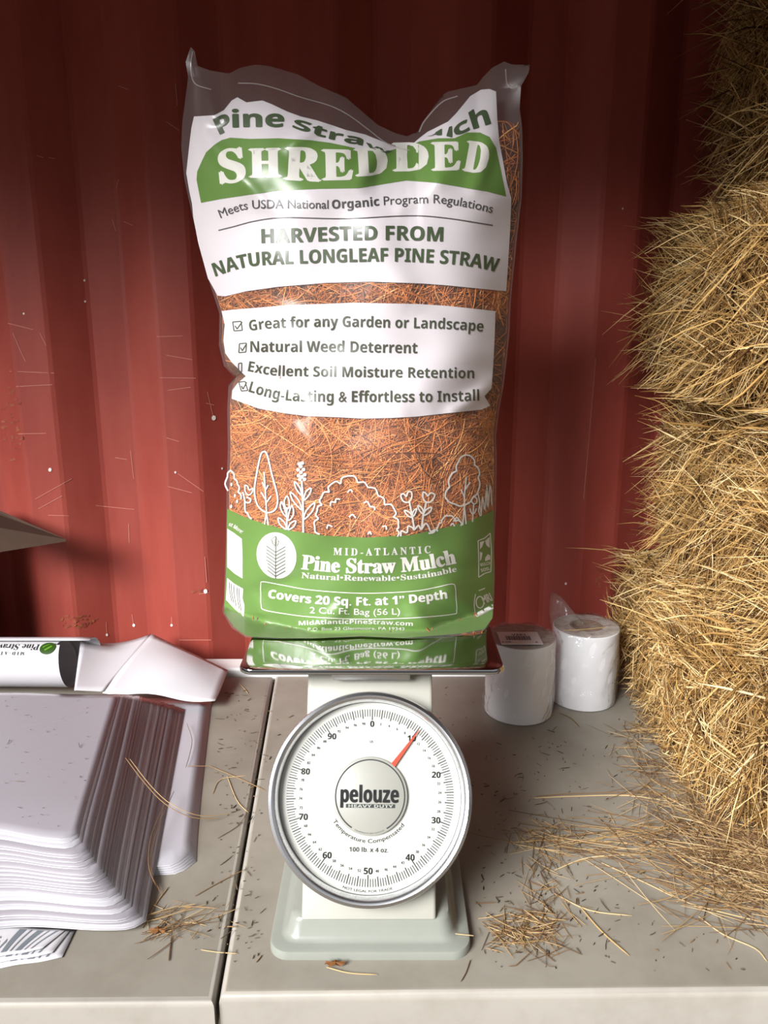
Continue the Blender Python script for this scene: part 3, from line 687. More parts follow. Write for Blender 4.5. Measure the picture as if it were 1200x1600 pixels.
# round emblem with a needle sprig
art('emblem', [disc(432, 868, 31, 36.5, 30, -.22)], M['cream_ink'], 6, .0013)
em = stroke([(431, 838), (430.5, 904)], 1.3)
for k in range(8):
    y = 863 + k * 5.4
    em += stroke([(430.5, y), (418 - (k < 5) * 2, y - 10)], 1.2) + stroke([(430.5, y), (446, y - 9)], 1.2)
for k in range(3): em += stroke([(424 + k, 844 + k * 4), (428, 848 + k * 4), (431, 842 + k * 3), (435, 847 + k * 4)], .7)
em += stroke([(430, 838), (424, 843), (427, 851), (433, 853), (436, 846), (430, 838)], .7)
art('emblem', em, M['olive_ink'], 6, .0008)
# white garden drawing along the green panel
dr = []
def DA(pts, w_=2.3, closed=False, sm=5):
    P = [(340 + x / 5.4545, 690 + y / 5.4545) for x, y in pts]; dr.extend(stroke(spline(P, sm, closed), w_))
def DB(pts, w_=2.3, closed=False, sm=5):
    P = [(560 + x / 5.217, 690 + y / 5.217) for x, y in pts]; dr.extend(stroke(spline(P, sm, closed), w_))
def scallop(pts, conv, bulge=.42, w_=2.3):
    P = [np.array(conv(x, y)) for x, y in pts]; c_ = np.mean(P, 0)
    for a_, b_ in zip(P, P[1:]):
        m_ = (a_ + b_) / 2; d_ = b_ - a_; nn = np.array([d_[1], -d_[0]]);
        if np.dot(nn, m_ - c_) < 0: nn = -nn
        dr.extend(stroke(spline([a_, m_ + nn * bulge * .75, b_], 6), w_))
cA = lambda x, y: (340 + x / 5.4545, 690 + y / 5.4545); cB = lambda x, y: (560 + x / 5.217, 690 + y / 5.217)
scallop([(88, 420), (84, 300), (110, 245), (140, 315), (168, 360), (175, 430), (200, 490)], cA, .25)
for p in ((117, 365), (147, 460), (165, 510), (115, 553)): dr.append(disc(*cA(*p), 1.6, 3, 8))
DA([(232, 370), (236, 425), (262, 455), (292, 435), (298, 400), (270, 412), (255, 380), (232, 370)], 2.0); DA([(215, 430), (230, 500), (235, 590), (255, 610), (268, 640), (290, 660)], 2.4)
DA([(232, 515), (268, 520), (282, 492), (245, 472)], 2.2)
DA([(395, 85), (370, 105), (348, 190), (330, 290), (316, 380), (318, 470), (345, 550), (400, 598), (450, 603), (495, 572), (512, 500), (500, 420), (480, 345), (455, 250), (430, 140), (412, 95)], 2.4, True)
DA([(395, 258), (405, 400), (412, 520), (415, 600), (400, 705)], 2.1); DA([(415, 600), (432, 712)], 2.1); DA([(380, 345), (406, 402)], 2); DA([(432, 370), (408, 412)], 2); DA([(370, 430), (412, 500)], 2); DA([(455, 465), (415, 520)], 2)
DA([(590, 750), (590, 560)], 2.2)
for l in ([(590, 465), (568, 510), (582, 570), (608, 560), (608, 500)], [(545, 512), (535, 560), (560, 615), (588, 635), (570, 570)], [(632, 545), (648, 600), (630, 650), (600, 670), (610, 600)], [(518, 648), (530, 705), (585, 748), (570, 690)], [(666, 675), (650, 722), (602, 750), (618, 700)]): DA(l, 2.1, True)
DA([(715, 335), (725, 480), (730, 775)], 2.8)
for l in ([(655, 340), (668, 400), (715, 458), (700, 390)], [(795, 397), (785, 445), (737, 500), (750, 430)], [(620, 430), (640, 500), (715, 582), (690, 500)], [(825, 520), (808, 590), (737, 662), (755, 590)]): DA(l, 2.1, True)
for x, y in ((695, 190), (722, 183), (708, 212), (685, 240), (732, 238), (710, 262), (690, 290), (742, 282), (700, 322), (740, 322), (718, 300)): dr.append(disc(*cA(x, y), 2.9, 2.7, 10))
toA = lambda x, y: ((560 + x / 5.217 - 340) * 5.4545, y / 5.217 * 5.4545)
big = [(870, 790), (828, 730), (860, 655), (848, 590), (890, 540), (885, 470), (952, 430), (970, 360), (1048, 360), (1110, 292), (1195, 350)] + [toA(*p) for p in ((78, 372), (160, 440), (212, 515), (295, 555), (285, 615), (325, 680), (310, 715), (318, 775))]
scallop(big, cA, .36, 2.4)
for l in ([(960, 550), (968, 515), (1010, 520)], [(1005, 520), (1010, 490), (1045, 492)], [(1105, 435), (1130, 410), (1152, 430)], [(1120, 645), (1148, 622), (1178, 650)], [(930, 742), (942, 712), (978, 726)]): DA(l, 2.3)
for l in ([(42, 500), (72, 490), (95, 530)], [(95, 530), (130, 535), (132, 558)], [(195, 692), (222, 690), (230, 717)], [(78, 755), (93, 735), (105, 757)]): DB(l, 2.3)
for l in ([(345, 440), (368, 425), (390, 448), (402, 414), (430, 410), (435, 450), (410, 492), (368, 488)], [(525, 415), (548, 420), (565, 442), (590, 418), (622, 435), (600, 482), (560, 495), (530, 470)], [(375, 560), (400, 602), (437, 617), (420, 580)], [(476, 545), (460, 592), (440, 612), (447, 570)], [(485, 520), (497, 560), (530, 592), (520, 545)], [(596, 535), (580, 575), (530, 602), (552, 555)]): DB(l, 2.3, True, 4)
DB([(415, 492), (435, 590), (455, 712)], 2.6); DB([(553, 495), (530, 590), (515, 712)], 2.6)
DB([(345, 772), (350, 728), (395, 742), (405, 690), (440, 702), (455, 718), (490, 684), (512, 716), (545, 668), (570, 690), (590, 732), (626, 715), (612, 740), (572, 748)], 2.5)
scallop([(645, 732), (650, 690), (680, 660), (690, 628), (735, 605), (778, 625), (790, 650), (830, 650), (835, 688)], cB, .3); DB([(750, 685), (768, 668), (785, 690)], 2.2); DB([(775, 650), (800, 620), (825, 640)], 2.2)
scallop([(800, 240), (815, 165), (870, 108), (938, 140), (945, 190), (985, 240), (975, 290), (975, 405), (935, 450), (860, 520), (790, 510), (705, 450), (745, 370), (745, 290), (800, 240)], cB, .18, 2.4)
DB([(880, 285), (866, 420), (862, 540), (850, 682)], 2.1); DB([(864, 530), (878, 672)], 2.1); DB([(912, 330), (870, 392)], 2); DB([(836, 390), (864, 452)], 2)
dr.extend(stroke(spline(disc(*cB(945, 480), 4.2, 5.4, 10), 3, True), 1.9)); DB([(940, 510), (930, 655)], 2.1); DB([(910, 545), (918, 575), (935, 595)], 2); DB([(962, 545), (950, 575), (934, 592)], 2)
DB([(973, 420), (990, 500), (980, 560), (1000, 605), (1012, 440), (1030, 575), (1042, 380), (1055, 555), (1075, 340), (1088, 520)], 1.9, False, 3); DB([(990, 520), (1000, 590)], 1.8); DB([(1045, 350), (1060, 480)], 1.6)
art('garden_drawing', dr, M['cream_ink'], None, .0010)
# heat seal line and crease highlights of the folded top, painted as pale strokes
seal = [stroke(spline([(372, 130), (400, 131), (430, 138), (470, 152), (515, 165), (545, 180), (575, 202), (605, 224), (640, 235)], 6), 1.6)]
seal += [stroke(spline([(301, 80), (298, 104), (304, 130), (330, 140)], 5), 1.6), stroke(spline([(655, 206), (664, 188), (690, 160), (715, 150)], 5), 1.8), stroke(spline([(790, 108), (792, 130), (800, 138), (808, 134)], 5), 2.0)]
for q in seal: art('seal_highlight', q, M['seal'], 6, -.0006)


# ------------------------------------------------------------------ label rolls behind the scale
def label_roll(x, y, r, h, label, sticker, hole, tip):
    t = tag(empty('label_roll', (x, y, 0.001)), label, 'label roll', 'wrapped label rolls')
    def prt(name, bm, m, par=t, smooth=True):
        bm.transform(Matrix.Translation((x, y, 0.001))); return keep(bm_obj(name, bm, m, None, smooth), par)
    prt('paper', lathe([(hole, .001), (r, .001), (r, h - .001), (r - .001, h), (hole, h), (hole, .001)], 64), M['paper'])
    prt('paper_end', lathe([(hole, h + .0003), (r - .0015, h + .0003)], 64), M['paperend'])
    prt('core', lathe([(hole - .004, .002), (hole, .002), (hole, h + .0008), (hole - .004, h + .0008), (hole - .004, .002)], 48), M['core'])
    n_, m_ = 72, 26; vs = []; fs = []
    for j in range(m_):
        v = j / (m_ - 1)
        for i in range(n_):
            a = 2 * math.pi * i / n_
            wob = .0016 + .0012 * math.sin(5 * a + 9 * v) + .0011 * math.sin(11 * a - 14 * v + 1) + .004 * math.exp(-((v - .12) / .12) ** 2) * (0.5 + .5 * math.cos(a - math.radians(215)))
            if v < .84: rr = r + wob; z = v / .84 * h
            else:
                u = (v - .84) / .16; rr = (r + .002) * (1 - u * .92) ; z = h + .0025 + .0018 * math.sin(7 * a + 6 * u)
            if tip is not None and v > .68:
                d_ = math.cos(a - tip[0]); z += tip[1] * max(0, d_) ** 14 * math.exp(-((v - .84) / .09) ** 2); rr += .012 * max(0, d_) ** 14 * math.exp(-((v - .82) / .06) ** 2)
            vs.append((x + rr * math.cos(a), y + rr * math.sin(a), .0012 + z))
    for j in range(m_ - 1):
        for i in range(n_): fs.append((j * n_ + i, j * n_ + (i + 1) % n_, (j + 1) * n_ + (i + 1) % n_, (j + 1) * n_ + i))
    keep(mesh_obj('plastic_wrap', vs, fs, M['wrap'], None, True), t)
    if sticker:
        st = keep(bm_obj('sticker', box_bm((x - .042, y - .047, h + .0052), (x + .030, y + .008, h + .0060)), M['paper']), t)
        st['label'] = 'white barcode sticker across the top of the roll'
        z = h + .0064; fl = lambda X, Y: np.stack([X, Y, np.full_like(X, z)], 1)
        bars = [np.array([(q, y - .030), (q + w_, y - .030), (q + w_, y - .012), (q, y - .012)]) for q, w_ in zip(np.arange(x - .030, x + .012, .0022), np.tile([.0013, .0009, .0016, .0008], 8))]
        def tx(s_, x0, x1, yb, hh): return [np.stack([q[:, 0], 2 * yb - q[:, 1]], 1) for q in text_path(s_, [(x0, yb), (x1, yb)], hh, 'b')]
        bars += tx('V2X1', x - .018, x + .006, y - .010, .008) + tx('X 2W', x - .040, x - .024, y - .041, .005) + tx('8', x + .018, x + .022, y - .042, .005)
        keep(art_obj('barcode', bars, fl, M['ink'], None, None), st)
    return t
b1 = at_z(809, 1109, 0); b2 = at_z(906, 1094, 0)
label_roll(b1[0], b1[1], .0605, .143, 'plastic-wrapped white label roll with a barcode sticker on top, nearer the scale', True, .019, None)
label_roll(b2[0] + .006, b2[1] + .012, .0600, .143, 'plastic-wrapped white label roll with an open core and peaked wrap, beside the straw bales', False, .030, (math.radians(140), .050))

# ------------------------------------------------------------------ straw bales stacked at the right
def bale(x0, x1, y0, y1, z0, z1, label, n, hang, horiz, seed):
    global rng
    rng = np.random.default_rng(seed)
    ph = rng.uniform(0, 6, 4)
    def face_x(y, z):
        u = (2 * (z - z0) / (z1 - z0) - 1)
        return x0 + .030 * np.abs(u) ** 3.5 + .012 * np.sin(y * 17 + ph[0]) + .010 * np.sin(z * 41 + y * 11 + ph[1])
    def face_y(x, z):
        u = (2 * (z - z0) / (z1 - z0) - 1); return y0 + .03 * np.abs(u) ** 3.5 + .010 * np.sin(x * 23 + ph[2]) + .008 * np.sin(z * 37 + ph[3])
    # packed body
    gy, gz = 16, 9; ev = []; eq = []
    for j in range(gz):
        z = z0 + .002 + (z1 - z0 - .004) * j / (gz - 1)
        loop = [(float(face_x(y, z)) + .006, y, z) for y in np.linspace(y1, y0 + .03, gy)] + [(x, float(face_y(x, z)) + .006, z) for x in np.linspace(x0 + .05, x1, 10)] + [(x1, y1, z)]
        ev += loop
    ln_ = len(ev) // gz
    for j in range(gz - 1):
        for i in range(ln_): eq.append((j * ln_ + i, j * ln_ + (i + 1) % ln_, (j + 1) * ln_ + (i + 1) % ln_, (j + 1) * ln_ + i))
    cb = len(ev); 
    for zz, off in ((z0 + .002, 0), (z1 - .002, (gz - 1) * ln_)):
        ev += [(x0 + .06, y1, zz), (x1, y1, zz), (x1, y0 + .04, zz), (x0 + .06, y0 + .04, zz)]
        eq.append((len(ev) - 4, len(ev) - 3, len(ev) - 2, len(ev) - 1))
    # needles
    nL, nF, nT = int(n * .66), int(n * .22), int(n * .12)
    y = rng.uniform(y0, y1, nL); z = z0 + (z1 - z0) * rng.random(nL)
    P1 = np.stack([face_x(y, z) + .004, y, z], 1); N1 = np.tile([-1., 0, 0], (nL, 1))
    x = rng.uniform(x0 + .02, x1 - .1, nF); z = z0 + (z1 - z0) * rng.random(nF)
    P2 = np.stack([x, face_y(x, z) + .004, z], 1); N2 = np.tile([0, -1., 0], (nF, 1))
    x = x0 + .02 + (x1 - x0 - .1) * rng.random(nT) ** 1.6; y = rng.uniform(y0 + .02, y1, nT)
    P3 = np.stack([x, y, np.full(nT, z1 - .006)], 1); N3 = np.tile([-.35, 0, .55], (nT, 1))
    P0 = np.concatenate([P1, P2, P3]); N = np.concatenate([N1, N2, N3]); m = len(P0)
    T = rng.normal(size=(m, 3)); T[:, 2] *= 1.5 - horiz * .9; T[:, :2] *= (.3 + horiz * .6); cr = rng.random(m) < .25; T[cr, 2] *= 2.5; T -= N * (T * N).sum(1, keepdims=True)
    T /= np.linalg.norm(T, axis=1, keepdims=True) + 1e-9
    o_ = rng.random(m) ** 3.0 * 1.3 + .02
    D = T + N * o_[:, None]; D[:, 2] -= hang * rng.random(m); D /= np.linalg.norm(D, axis=1, keepdims=True)
    Ls = rng.uniform(.04, .17, m)
    P = bend(P0 - D * (Ls * .35)[:, None], D, Ls, 5, .35, .10)
    # keep strands above what carries the bale
    P[..., 2] = np.clip(P[..., 2], z0 + (.012 if z0 < .01 else .002), z1 - .002)
    P[..., 1] = np.minimum(P[..., 1], 1.484)
    if z0 < .01: P[..., 0] = np.where(P[..., 2] < .2, np.maximum(P[..., 0], .447), P[..., 0])
    W_ = rng.uniform(.0008, .0019, m); wide = rng.random(m) < .09; W_[wide] = rng.uniform(.0022, .0042, wide.sum())
    Vv, Q = strands_geo(P, W_)
    # long stray stems
    k = max(10, n // 100); y = rng.uniform(y0 + .1, y1, k); z = z0 + (z1 - z0) * rng.random(k)
    Pa = np.stack([face_x(y, z) + .01, y, z], 1); Da = np.stack([-rng.uniform(.1, 1, k) ** 1.5, rng.normal(0, .4, k), rng.normal(0, .9, k)], 1); Da /= np.linalg.norm(Da, axis=1, keepdims=True)
    Pl = bend(Pa, Da, rng.uniform(.06, .16, k), 5, .4, .25); Pl[..., 2] = np.clip(Pl[..., 2], z0 + (.013 if z0 < .01 else .002), z1 - .002); Pl[..., 1] = np.minimum(Pl[..., 1], 1.484)
    if z0 < .01: Pl[..., 0] = np.where(Pl[..., 2] < .2, np.maximum(Pl[..., 0], .447), Pl[..., 0])
    V2, Q2 = strands_geo(Pl, rng.uniform(.0009, .0026, k))
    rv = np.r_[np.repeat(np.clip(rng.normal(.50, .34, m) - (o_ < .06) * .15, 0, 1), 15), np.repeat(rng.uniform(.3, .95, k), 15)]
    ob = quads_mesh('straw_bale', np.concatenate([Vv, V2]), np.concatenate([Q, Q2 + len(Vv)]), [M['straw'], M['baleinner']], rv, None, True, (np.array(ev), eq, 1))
    return tag(ob, label, 'straw bale', 'stacked pine straw bales')
bale(.485, .95, .915, 1.44, .004, .262, 'lowest golden straw bale, standing on the table beside the label rolls', 9000, .55, .35, 21)
bale(.535, .95, .92, 1.45, .264, .572, 'sunlit yellow straw bale resting on the lowest bale', 9000, .15, .8, 22)
bale(.505, .95, .92, 1.45, .574, .862, 'brownish straw bale with long stems poking out, second from the top', 9000, .2, .75, 23)
bale(.585, .98, .95, 1.45, .864, 1.30, 'topmost straw bale, set back to the right in shade under the roof', 9000, .3, .7, 24)

# ------------------------------------------------------------------ left: box, roll, folded sheets, stacked clear bags
bx = tag(empty('cardboard_box', (-1.0, 1.42, 0.0)), 'brown cardboard box at the left edge, one flap pointing over the table', 'box')
bm = bmesh.new()
bx0, bx1, by0, by1, bh = -1.20, -.800, 1.365, 1.475, .335
vo = [bm.verts.new(p) for p in ((bx0, by0, .001), (bx1, by0, .001), (bx1, by1, .001), (bx0, by1, .001), (bx0, by0, bh), (bx1, by0, bh), (bx1, by1, bh), (bx0, by1, bh))]
th = .004
vi = [bm.verts.new((v.co.x + (th if v.co.x < -1 else -th), v.co.y + (th if v.co.y < 1.40 else -th), v.co.z if v.co.z > .1 else th)) for v in vo]
for i in range(4):
    j = (i + 1) % 4; bm.faces.new((vo[i], vo[j], vo[j + 4], vo[i + 4])); bm.faces.new((vi[i + 4], vi[j + 4], vi[j], vi[i])); bm.faces.new((vo[i + 4], vo[j + 4], vi[j + 4], vi[i + 4]))
bm.faces.new(vo[:4][::-1]); bm.faces.new(vi[:4])
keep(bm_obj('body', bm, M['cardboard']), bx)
def slab(pts, n_):
    bm = bmesh.new(); A = [bm.verts.new(p) for p in pts]; B = [bm.verts.new(Vector(p) + Vector(n_)) for p in pts]
    bm.faces.new(A); bm.faces.new(B[::-1]); k = len(A)
    for i in range(k): bm.faces.new((A[i], B[i], B[(i + 1) % k], A[(i + 1) % k]))
    return bm
tip = at_y(103, 846, 1.40); tb = at_y(-14, 795, 1.462); fb = at_y(-14, 865, 1.372)
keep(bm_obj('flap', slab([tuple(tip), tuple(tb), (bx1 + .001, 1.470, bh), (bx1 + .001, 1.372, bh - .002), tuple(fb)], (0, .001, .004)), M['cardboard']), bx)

def sheet(name, P, m, thick=.0006, lip=0.0, edge=None):
    """P: (nu,nv,3) grid -> thin sheet with real thickness"""
    nu, nv, _ = P.shape
    top = P.reshape(-1, 3); bot = top - np.array([0, 0, thick])
    idx = np.arange(nu * nv).reshape(nu, nv); f = []
    mi_ = []
    for i in range(nu - 1):
        for j in range(nv - 1): f.append((idx[i, j], idx[i + 1, j], idx[i + 1, j + 1], idx[i, j + 1])); mi_.append(0)
    rim = list(idx[:, 0]) + list(idx[-1, 1:]) + list(idx[:-1, -1][::-1]) + list(idx[0, 1:-1][::-1])
    nb_ = nu * nv; k = len(rim); bm_v = [bot[i] for i in rim]
    for a in range(k):
        b_ = (a + 1) % k; f.append((rim[a], nb_ + a, nb_ + b_, rim[b_])); mi_.append(1 if edge else 0)
    return mesh_obj(name, np.concatenate([top, np.array(bm_v)]), f, [m, edge] if edge else m, None, True, mi_)
def quad_grid(c00, c10, c11, c01, nu, nv):
    """corner points back-left, back-right, front-right, front-left"""
    u = np.linspace(0, 1, nu)[:, None, None]; v = np.linspace(0, 1, nv)[None, :, None]
    c00, c10, c11, c01 = map(np.asarray, (c00, c10, c11, c01))
    return c00 * (1 - u) * (1 - v) + c10 * u * (1 - v) + c11 * u * v + c01 * (1 - u) * v
def pile_z(x_, y_, z):
    Dp = 1 - .42 * np.clip((.93 - y_) / .18, 0, 1) ** 1.5 - .20 * np.clip((x_ + .36) / .12, 0, 1) ** 1.5 + .05 * np.sin(x_ * 23 + 1) * np.sin(y_ * 14)
    return .0086 + (z - .0082) * np.clip(Dp, .36, 1.1)
NS = 34; ZT = .050
for i in range(NS):
    q = i / (NS - 1)                                     # 0 = bottom of the pile, 1 = top
    z = .0085 + (ZT - .0085) * q
    e = 1 - q
    jit = random.uniform(-3.2, 3.2) * (0 < q < 1)
    br = at_z(184 + 104 * e + jit, 1084 + 24 * e ** 1.5, z); fr = at_z(120 + 108 * e ** .9 + jit, 1300 + 140 * e ** .8 + jit, z)
    bl = at_z(-62, 1083 + 2 * e, z); fl = at_z(-110, 1298 + 172 * e ** .85 + jit, z)
    G = quad_grid(bl, br, fr, fl, 25, 25)
    u = np.linspace(0, 1, 25)[:, None]; v = np.linspace(0, 1, 25)[None, :]
    # the pile sags where it fans out: every bag follows the same hollow, so none cuts another
    x_, y_ = G[..., 0], G[..., 1]
    G[..., 1] += .010 * np.sin(u * 5.0) * v ** 2
    G[..., 1] += .010 * np.clip((u - .92) / .08, 0, 1) ** 2 * v ** 8      # rounded front corners
    G[..., 2] = pile_z(G[..., 0], G[..., 1], z)
    o = sheet('clear_bag', G, M['polysheet'] if i == NS - 1 else M[random.choice(['polysheet', 'polysheet2', 'polysheet2', 'polysheet3'])], .0004, edge=M['polyedge'])
    if i == NS - 1: tag(o, 'topmost flat milky clear bag of the fanned pile, specked with straw bits', 'plastic bag', 'fanned clear plastic bags')
    else: tag(o, 'flat milky clear bag in the fanned pile below the topmost bag', 'plastic bag', 'fanned clear plastic bags')
for i in range(5):
    z = .0012 + i * .0014; jit = i * 1.2
    G = quad_grid(at_z(180, 1090, z), at_z(331 - jit * 1.4, 1092, z), at_z(300 - jit * 2.0, 1364 - jit * 3, z), at_z(150, 1372 - jit * 2, z), 12, 14)
    u = np.linspace(0, 1, 12)[:, None]; v = np.linspace(0, 1, 14)[None, :]
    G[..., 1] += .022 * np.clip((u - .8) / .2, 0, 1) ** 2 * v ** 6
    o = sheet('flat_bag', G, M['polysheet3'], .0006, edge=M['polyedge'])
    if i == 4: lb = 'uppermost white flat bag lying under the right side of the fanned clear pile'
    else: lb = 'white flat bag stacked under the uppermost one, right of the fanned clear pile'
    tag(o, lb, 'plastic bag', 'white flat bags under the fanned pile')
# printed bags peeking out under the front of the pile
for i in range(3):
    z = .0012 + .0016 * i; s = i * 7
    G = quad_grid(at_z(-70, 1440, z), at_z(118 - s, 1452, z), at_z(97 - s * 2.2, 1496 - s, z), at_z(-70, 1524 - s * 1.2, z), 14, 8)
    G[..., 2] += .0006 * np.sin(np.linspace(0, 14, 14))[:, None]
    o = sheet('printed_bag', G, M['whitepoly'], .0005)
    tag(o, ['grey-striped printed bag lowest under the front of the clear pile', 'grey-striped printed bag between two others under the clear pile front', 'grey-striped printed bag uppermost under the front of the clear pile'][i], 'plastic bag', 'printed bags under the clear pile')
    st = []
    for a, b_ in ((.60, .66), (.70, .715), (.76, .82), (.86, .875), (.93, .955)): st.append(np.array([(a, .12), (b_, .12), (b_ - .10, .9), (a - .10, .9)]))
    for a, b_ in ((.05, .12), (.22, .26), (.34, .44), (.5, .53)): st.append(np.array([(0.02 + a, a * .3 + .3), (.45, b_ + .25), (.45, b_ + .31), (0.02 + a, b_ * .3 + .42)]))
    def fs_(x, y, G=G):
        ui = np.clip(x, 0, 1) * 13; vi_ = np.clip(y, 0, 1) * 7; a = np.minimum(ui.astype(int), 12); b_ = np.minimum(vi_.astype(int), 6); fu = (ui - a)[:, None]; fv = (vi_ - b_)[:, None]
        return G[a, b_] * (1 - fu) * (1 - fv) + G[a + 1, b_] * fu * (1 - fv) + G[a + 1, b_ + 1] * fu * fv + G[a, b_ + 1] * (1 - fu) * fv + np.array([0, 0, .0004])
    keep(art_obj('stripes', st, fs_, M['bluegrey'], None, .07), o)

# loose white sheet leaning at the wall, folded along a diagonal
def pt(px, py, Y): return np.array(at_y(px, py, Y))
A = quad_grid(pt(126, 1001, 1.40), pt(237, 990, 1.455), pt(160, 1080, 1.268), pt(116, 1078, 1.255), 14, 12)
B_ = quad_grid(pt(237, 990, 1.455), pt(356, 1047, 1.385), pt(336, 1096, 1.275), pt(160, 1080, 1.268), 16, 12)
u = np.linspace(0, 1, 16)[:, None]; v = np.linspace(0, 1, 12)[None, :]
B_[..., 2] += .016 * np.sin(np.pi * u) * np.sin(np.pi * v) + .004 * np.sin(9 * u + 4 * v) * v; B_[..., 2] = np.maximum(B_[..., 2], .0095)
u = np.linspace(0, 1, 14)[:, None]
A[..., 2] -= .012 * np.sin(np.pi * u) * (1 - v)
A[..., 2] = np.maximum(A[..., 2], .0095)
ls = tag(empty('folded_sheet', (-.4, 1.35, .002)), 'crumpled white plastic sheet with a peaked corner against the red wall', 'plastic sheet')
keep(sheet('sheet_panel', A, M['whitepoly'], .0008), ls); keep(sheet('sheet_panel', B_, M['whitepoly'], .0008), ls)

# rolled-up printed bag
rl = tag(empty('rolled_bag', (-.72, 1.335, .01)), 'rolled white printed bag with a green round emblem at the upper left of the pile', 'plastic bag')
rc = np.array(at_y(103, 1046, 1.360)); rr = .046; rc[2] = .011 + rr
ax = np.array([-1.0, .02, 0.0]); ax /= np.linalg.norm(ax)
pts = []; NT = 60
for k in range(NT + 1):
    a = 2 * math.pi * 1.55 * k / NT
    r_ = rr * (1 - .10 * k / NT); pts.append((math.cos(a + 1.9) * r_ , math.sin(a + 1.9) * r_ * 1.0))
G = np.zeros((NT + 1, 12, 3))
for k, (dy, dz) in enumerate(pts):
    for j in range(12):
        s_ = j / 11 * .178; ext = 0
        G[k, j] = rc + ax * s_ + np.array([0, dy, dz]) + np.array([.012 * math.sin(2.0 * k / NT * 3.1) * (1 - j / 11), 0, 0])
keep(mesh_obj('roll_body', G.reshape(-1, 3), [(k * 12 + j, k * 12 + j + 1, (k + 1) * 12 + j + 1, (k + 1) * 12 + j) for k in range(NT) for j in range(11)], M['whitepoly'], None, True), rl)
# outer flap reaching back over the sheet
fl_ = np.zeros((8, 10, 3))
for i in range(8):
    for j in range(10):
        a = math.radians(95 - j * 16); R2 = rr + .0025 + .0004 * j
        fl_[i, j] = rc + np.array([.052 - i / 7 * .228, math.cos(a) * R2, math.sin(a) * R2])
keep(sheet('outer_flap', fl_, M['whitepoly'], .0006), rl)
def on_roll(x, y):   # x along the roll from the open end (m), y = angle in degrees from the top toward the viewer
    a = np.radians(90 + np.asarray(y)); R2 = rr + .0006
    return rc + ax * np.asarray(x)[:, None] + np.stack([.0 * a, np.cos(a) * R2, np.sin(a) * R2], 1)
em = [np.stack([q[:, 0], q[:, 1]], 1) for q in (disc(.020, 29, .0145, 17, 24),)]
keep(art_obj('emblem', em, lambda x, y: on_roll(x, y) + np.array([0, -.0006, .0006]), M['dgreen_ink'], None, 4.0), rl)
em = stroke([(.024, 20), (.034, 40)], .0016) 
em = [np.array([(.011, 26), (.014, 22), (.025, 34), (.022, 38)]), np.array([(.017, 18), (.020, 18), (.030, 27), (.028, 30)])]
keep(art_obj('emblem_sprig', em, lambda x, y: on_roll(x, y) + np.array([0, -.0012, .0012]), M['green_ink'], None, 4.0), rl)
def rtext(s_, x0, x1, a0, dega):   # upside-down writing running away from the open end
    v_, f_ = glyphs(s_, 's'); v_ = v_.copy(); uu = (v_[:, 0] - v_[:, 0].min()) / (v_[:, 0].max() - v_[:, 0].min())
    P = np.stack([x0 + (x1 - x0) * uu, a0 + v_[:, 1] / cap('s') * dega], 1); return [P[list(q)] for q in f_]
keep(art_obj('lettering', rtext('Pine Straw Mulch', .037, .170, 18, 17) + rtext('M I D - A T L A N T I C', .060, .155, 40, 8), on_roll, M['greydark'], None, None), rl)

# ------------------------------------------------------------------ loose straw on the table
rng = np.random.default_rng(5)
def scatter(cx_, cy_, sx, sy, n_, lmin, lmax, ang=None, spread=3.2, zmax=.006, wmin=.0006, wmax=.0012):
    px = rng.normal(cx_, sx, n_); py = rng.normal(cy_, sy, n_); py = np.clip(py, 1068, 1520)
    C = at_z(px, py, 0.0); C[:, 2] = rng.uniform(.0008, zmax, n_)
    a = rng.uniform(0, math.pi, n_) if ang is None else math.radians(ang) + rng.normal(0, spread, n_)
    D = np.stack([np.cos(a), np.sin(a), rng.normal(0, .05, n_)], 1); L = rng.uniform(lmin, lmax, n_)
    P = bend(C - D * (L / 2)[:, None], D, L, 5, .22)
    P[..., 2] = np.clip(P[..., 2] * .6, .0014, .0125); P[..., 1] = np.maximum(P[..., 1], .70)
    ok = ~((P[..., 0] > .497) & (P[..., 1] > .93)).any(1) & ~((np.abs(P[..., 0] - SX) < .125) & (P[..., 1] > .705)).any(1) & ~((P[..., 0] > .24) & (P[..., 0] < .445) & (P[..., 1] > 1.24)).any(1) & ~((P[..., 0] < -.195) & (P[..., 1] > .80)).any(1)
    P = P[ok]; return P, rng.uniform(wmin, wmax, len(P))
def pile(label, parts, mlo=.2, mhi=.95, m='litter', name='loose_straw', cat='straw'):
    P = np.concatenate([p[0] for p in parts]); W_ = np.concatenate([p[1] for p in parts])
    Vv, Q = strands_geo(P, W_)
    o = quads_mesh(name, Vv, Q, M[m], np.repeat(rng.uniform(mlo, mhi, len(P)), 15))
    return tag(o, label, cat, kind='stuff')
P_, W_ = scatter(1195, 1305, 62, 45, 1500, .02, .12, -10, 1.1, .02, .0007, .0015)
P2, W2_ = scatter(1095, 1205, 50, 50, 900, .02, .09, -20, 1.2, .018)
P3, W3_ = scatter(1165, 1390, 70, 34, 190, .02, .14, -25, .6, .012)
P4, W4_ = scatter(1015, 1120, 30, 30, 420, .015, .06, None, 3, .008)
pile('tangle of loose straw spilled along the foot of the bales', [(P_, W_), (P2, W2_), (P3, W3_), (P4, W4_)], .1, .9)
pile('sparse drift of long straw between the scale and the bales', [scatter(960, 1320, 70, 22, 90, .03, .15, -6, .35, .006), scatter(850, 1380, 22, 55, 90, .012, .05, 80, .8, .005), scatter(840, 1310, 30, 12, 60, .01, .05)], .1, .9)
pile('small heap of broken needles at the right corner of the scale base', [scatter(795, 1458, 38, 16, 130, .012, .06, 5, .8, .006), scatter(850, 1440, 20, 25, 40, .01, .05)], .1, .85)
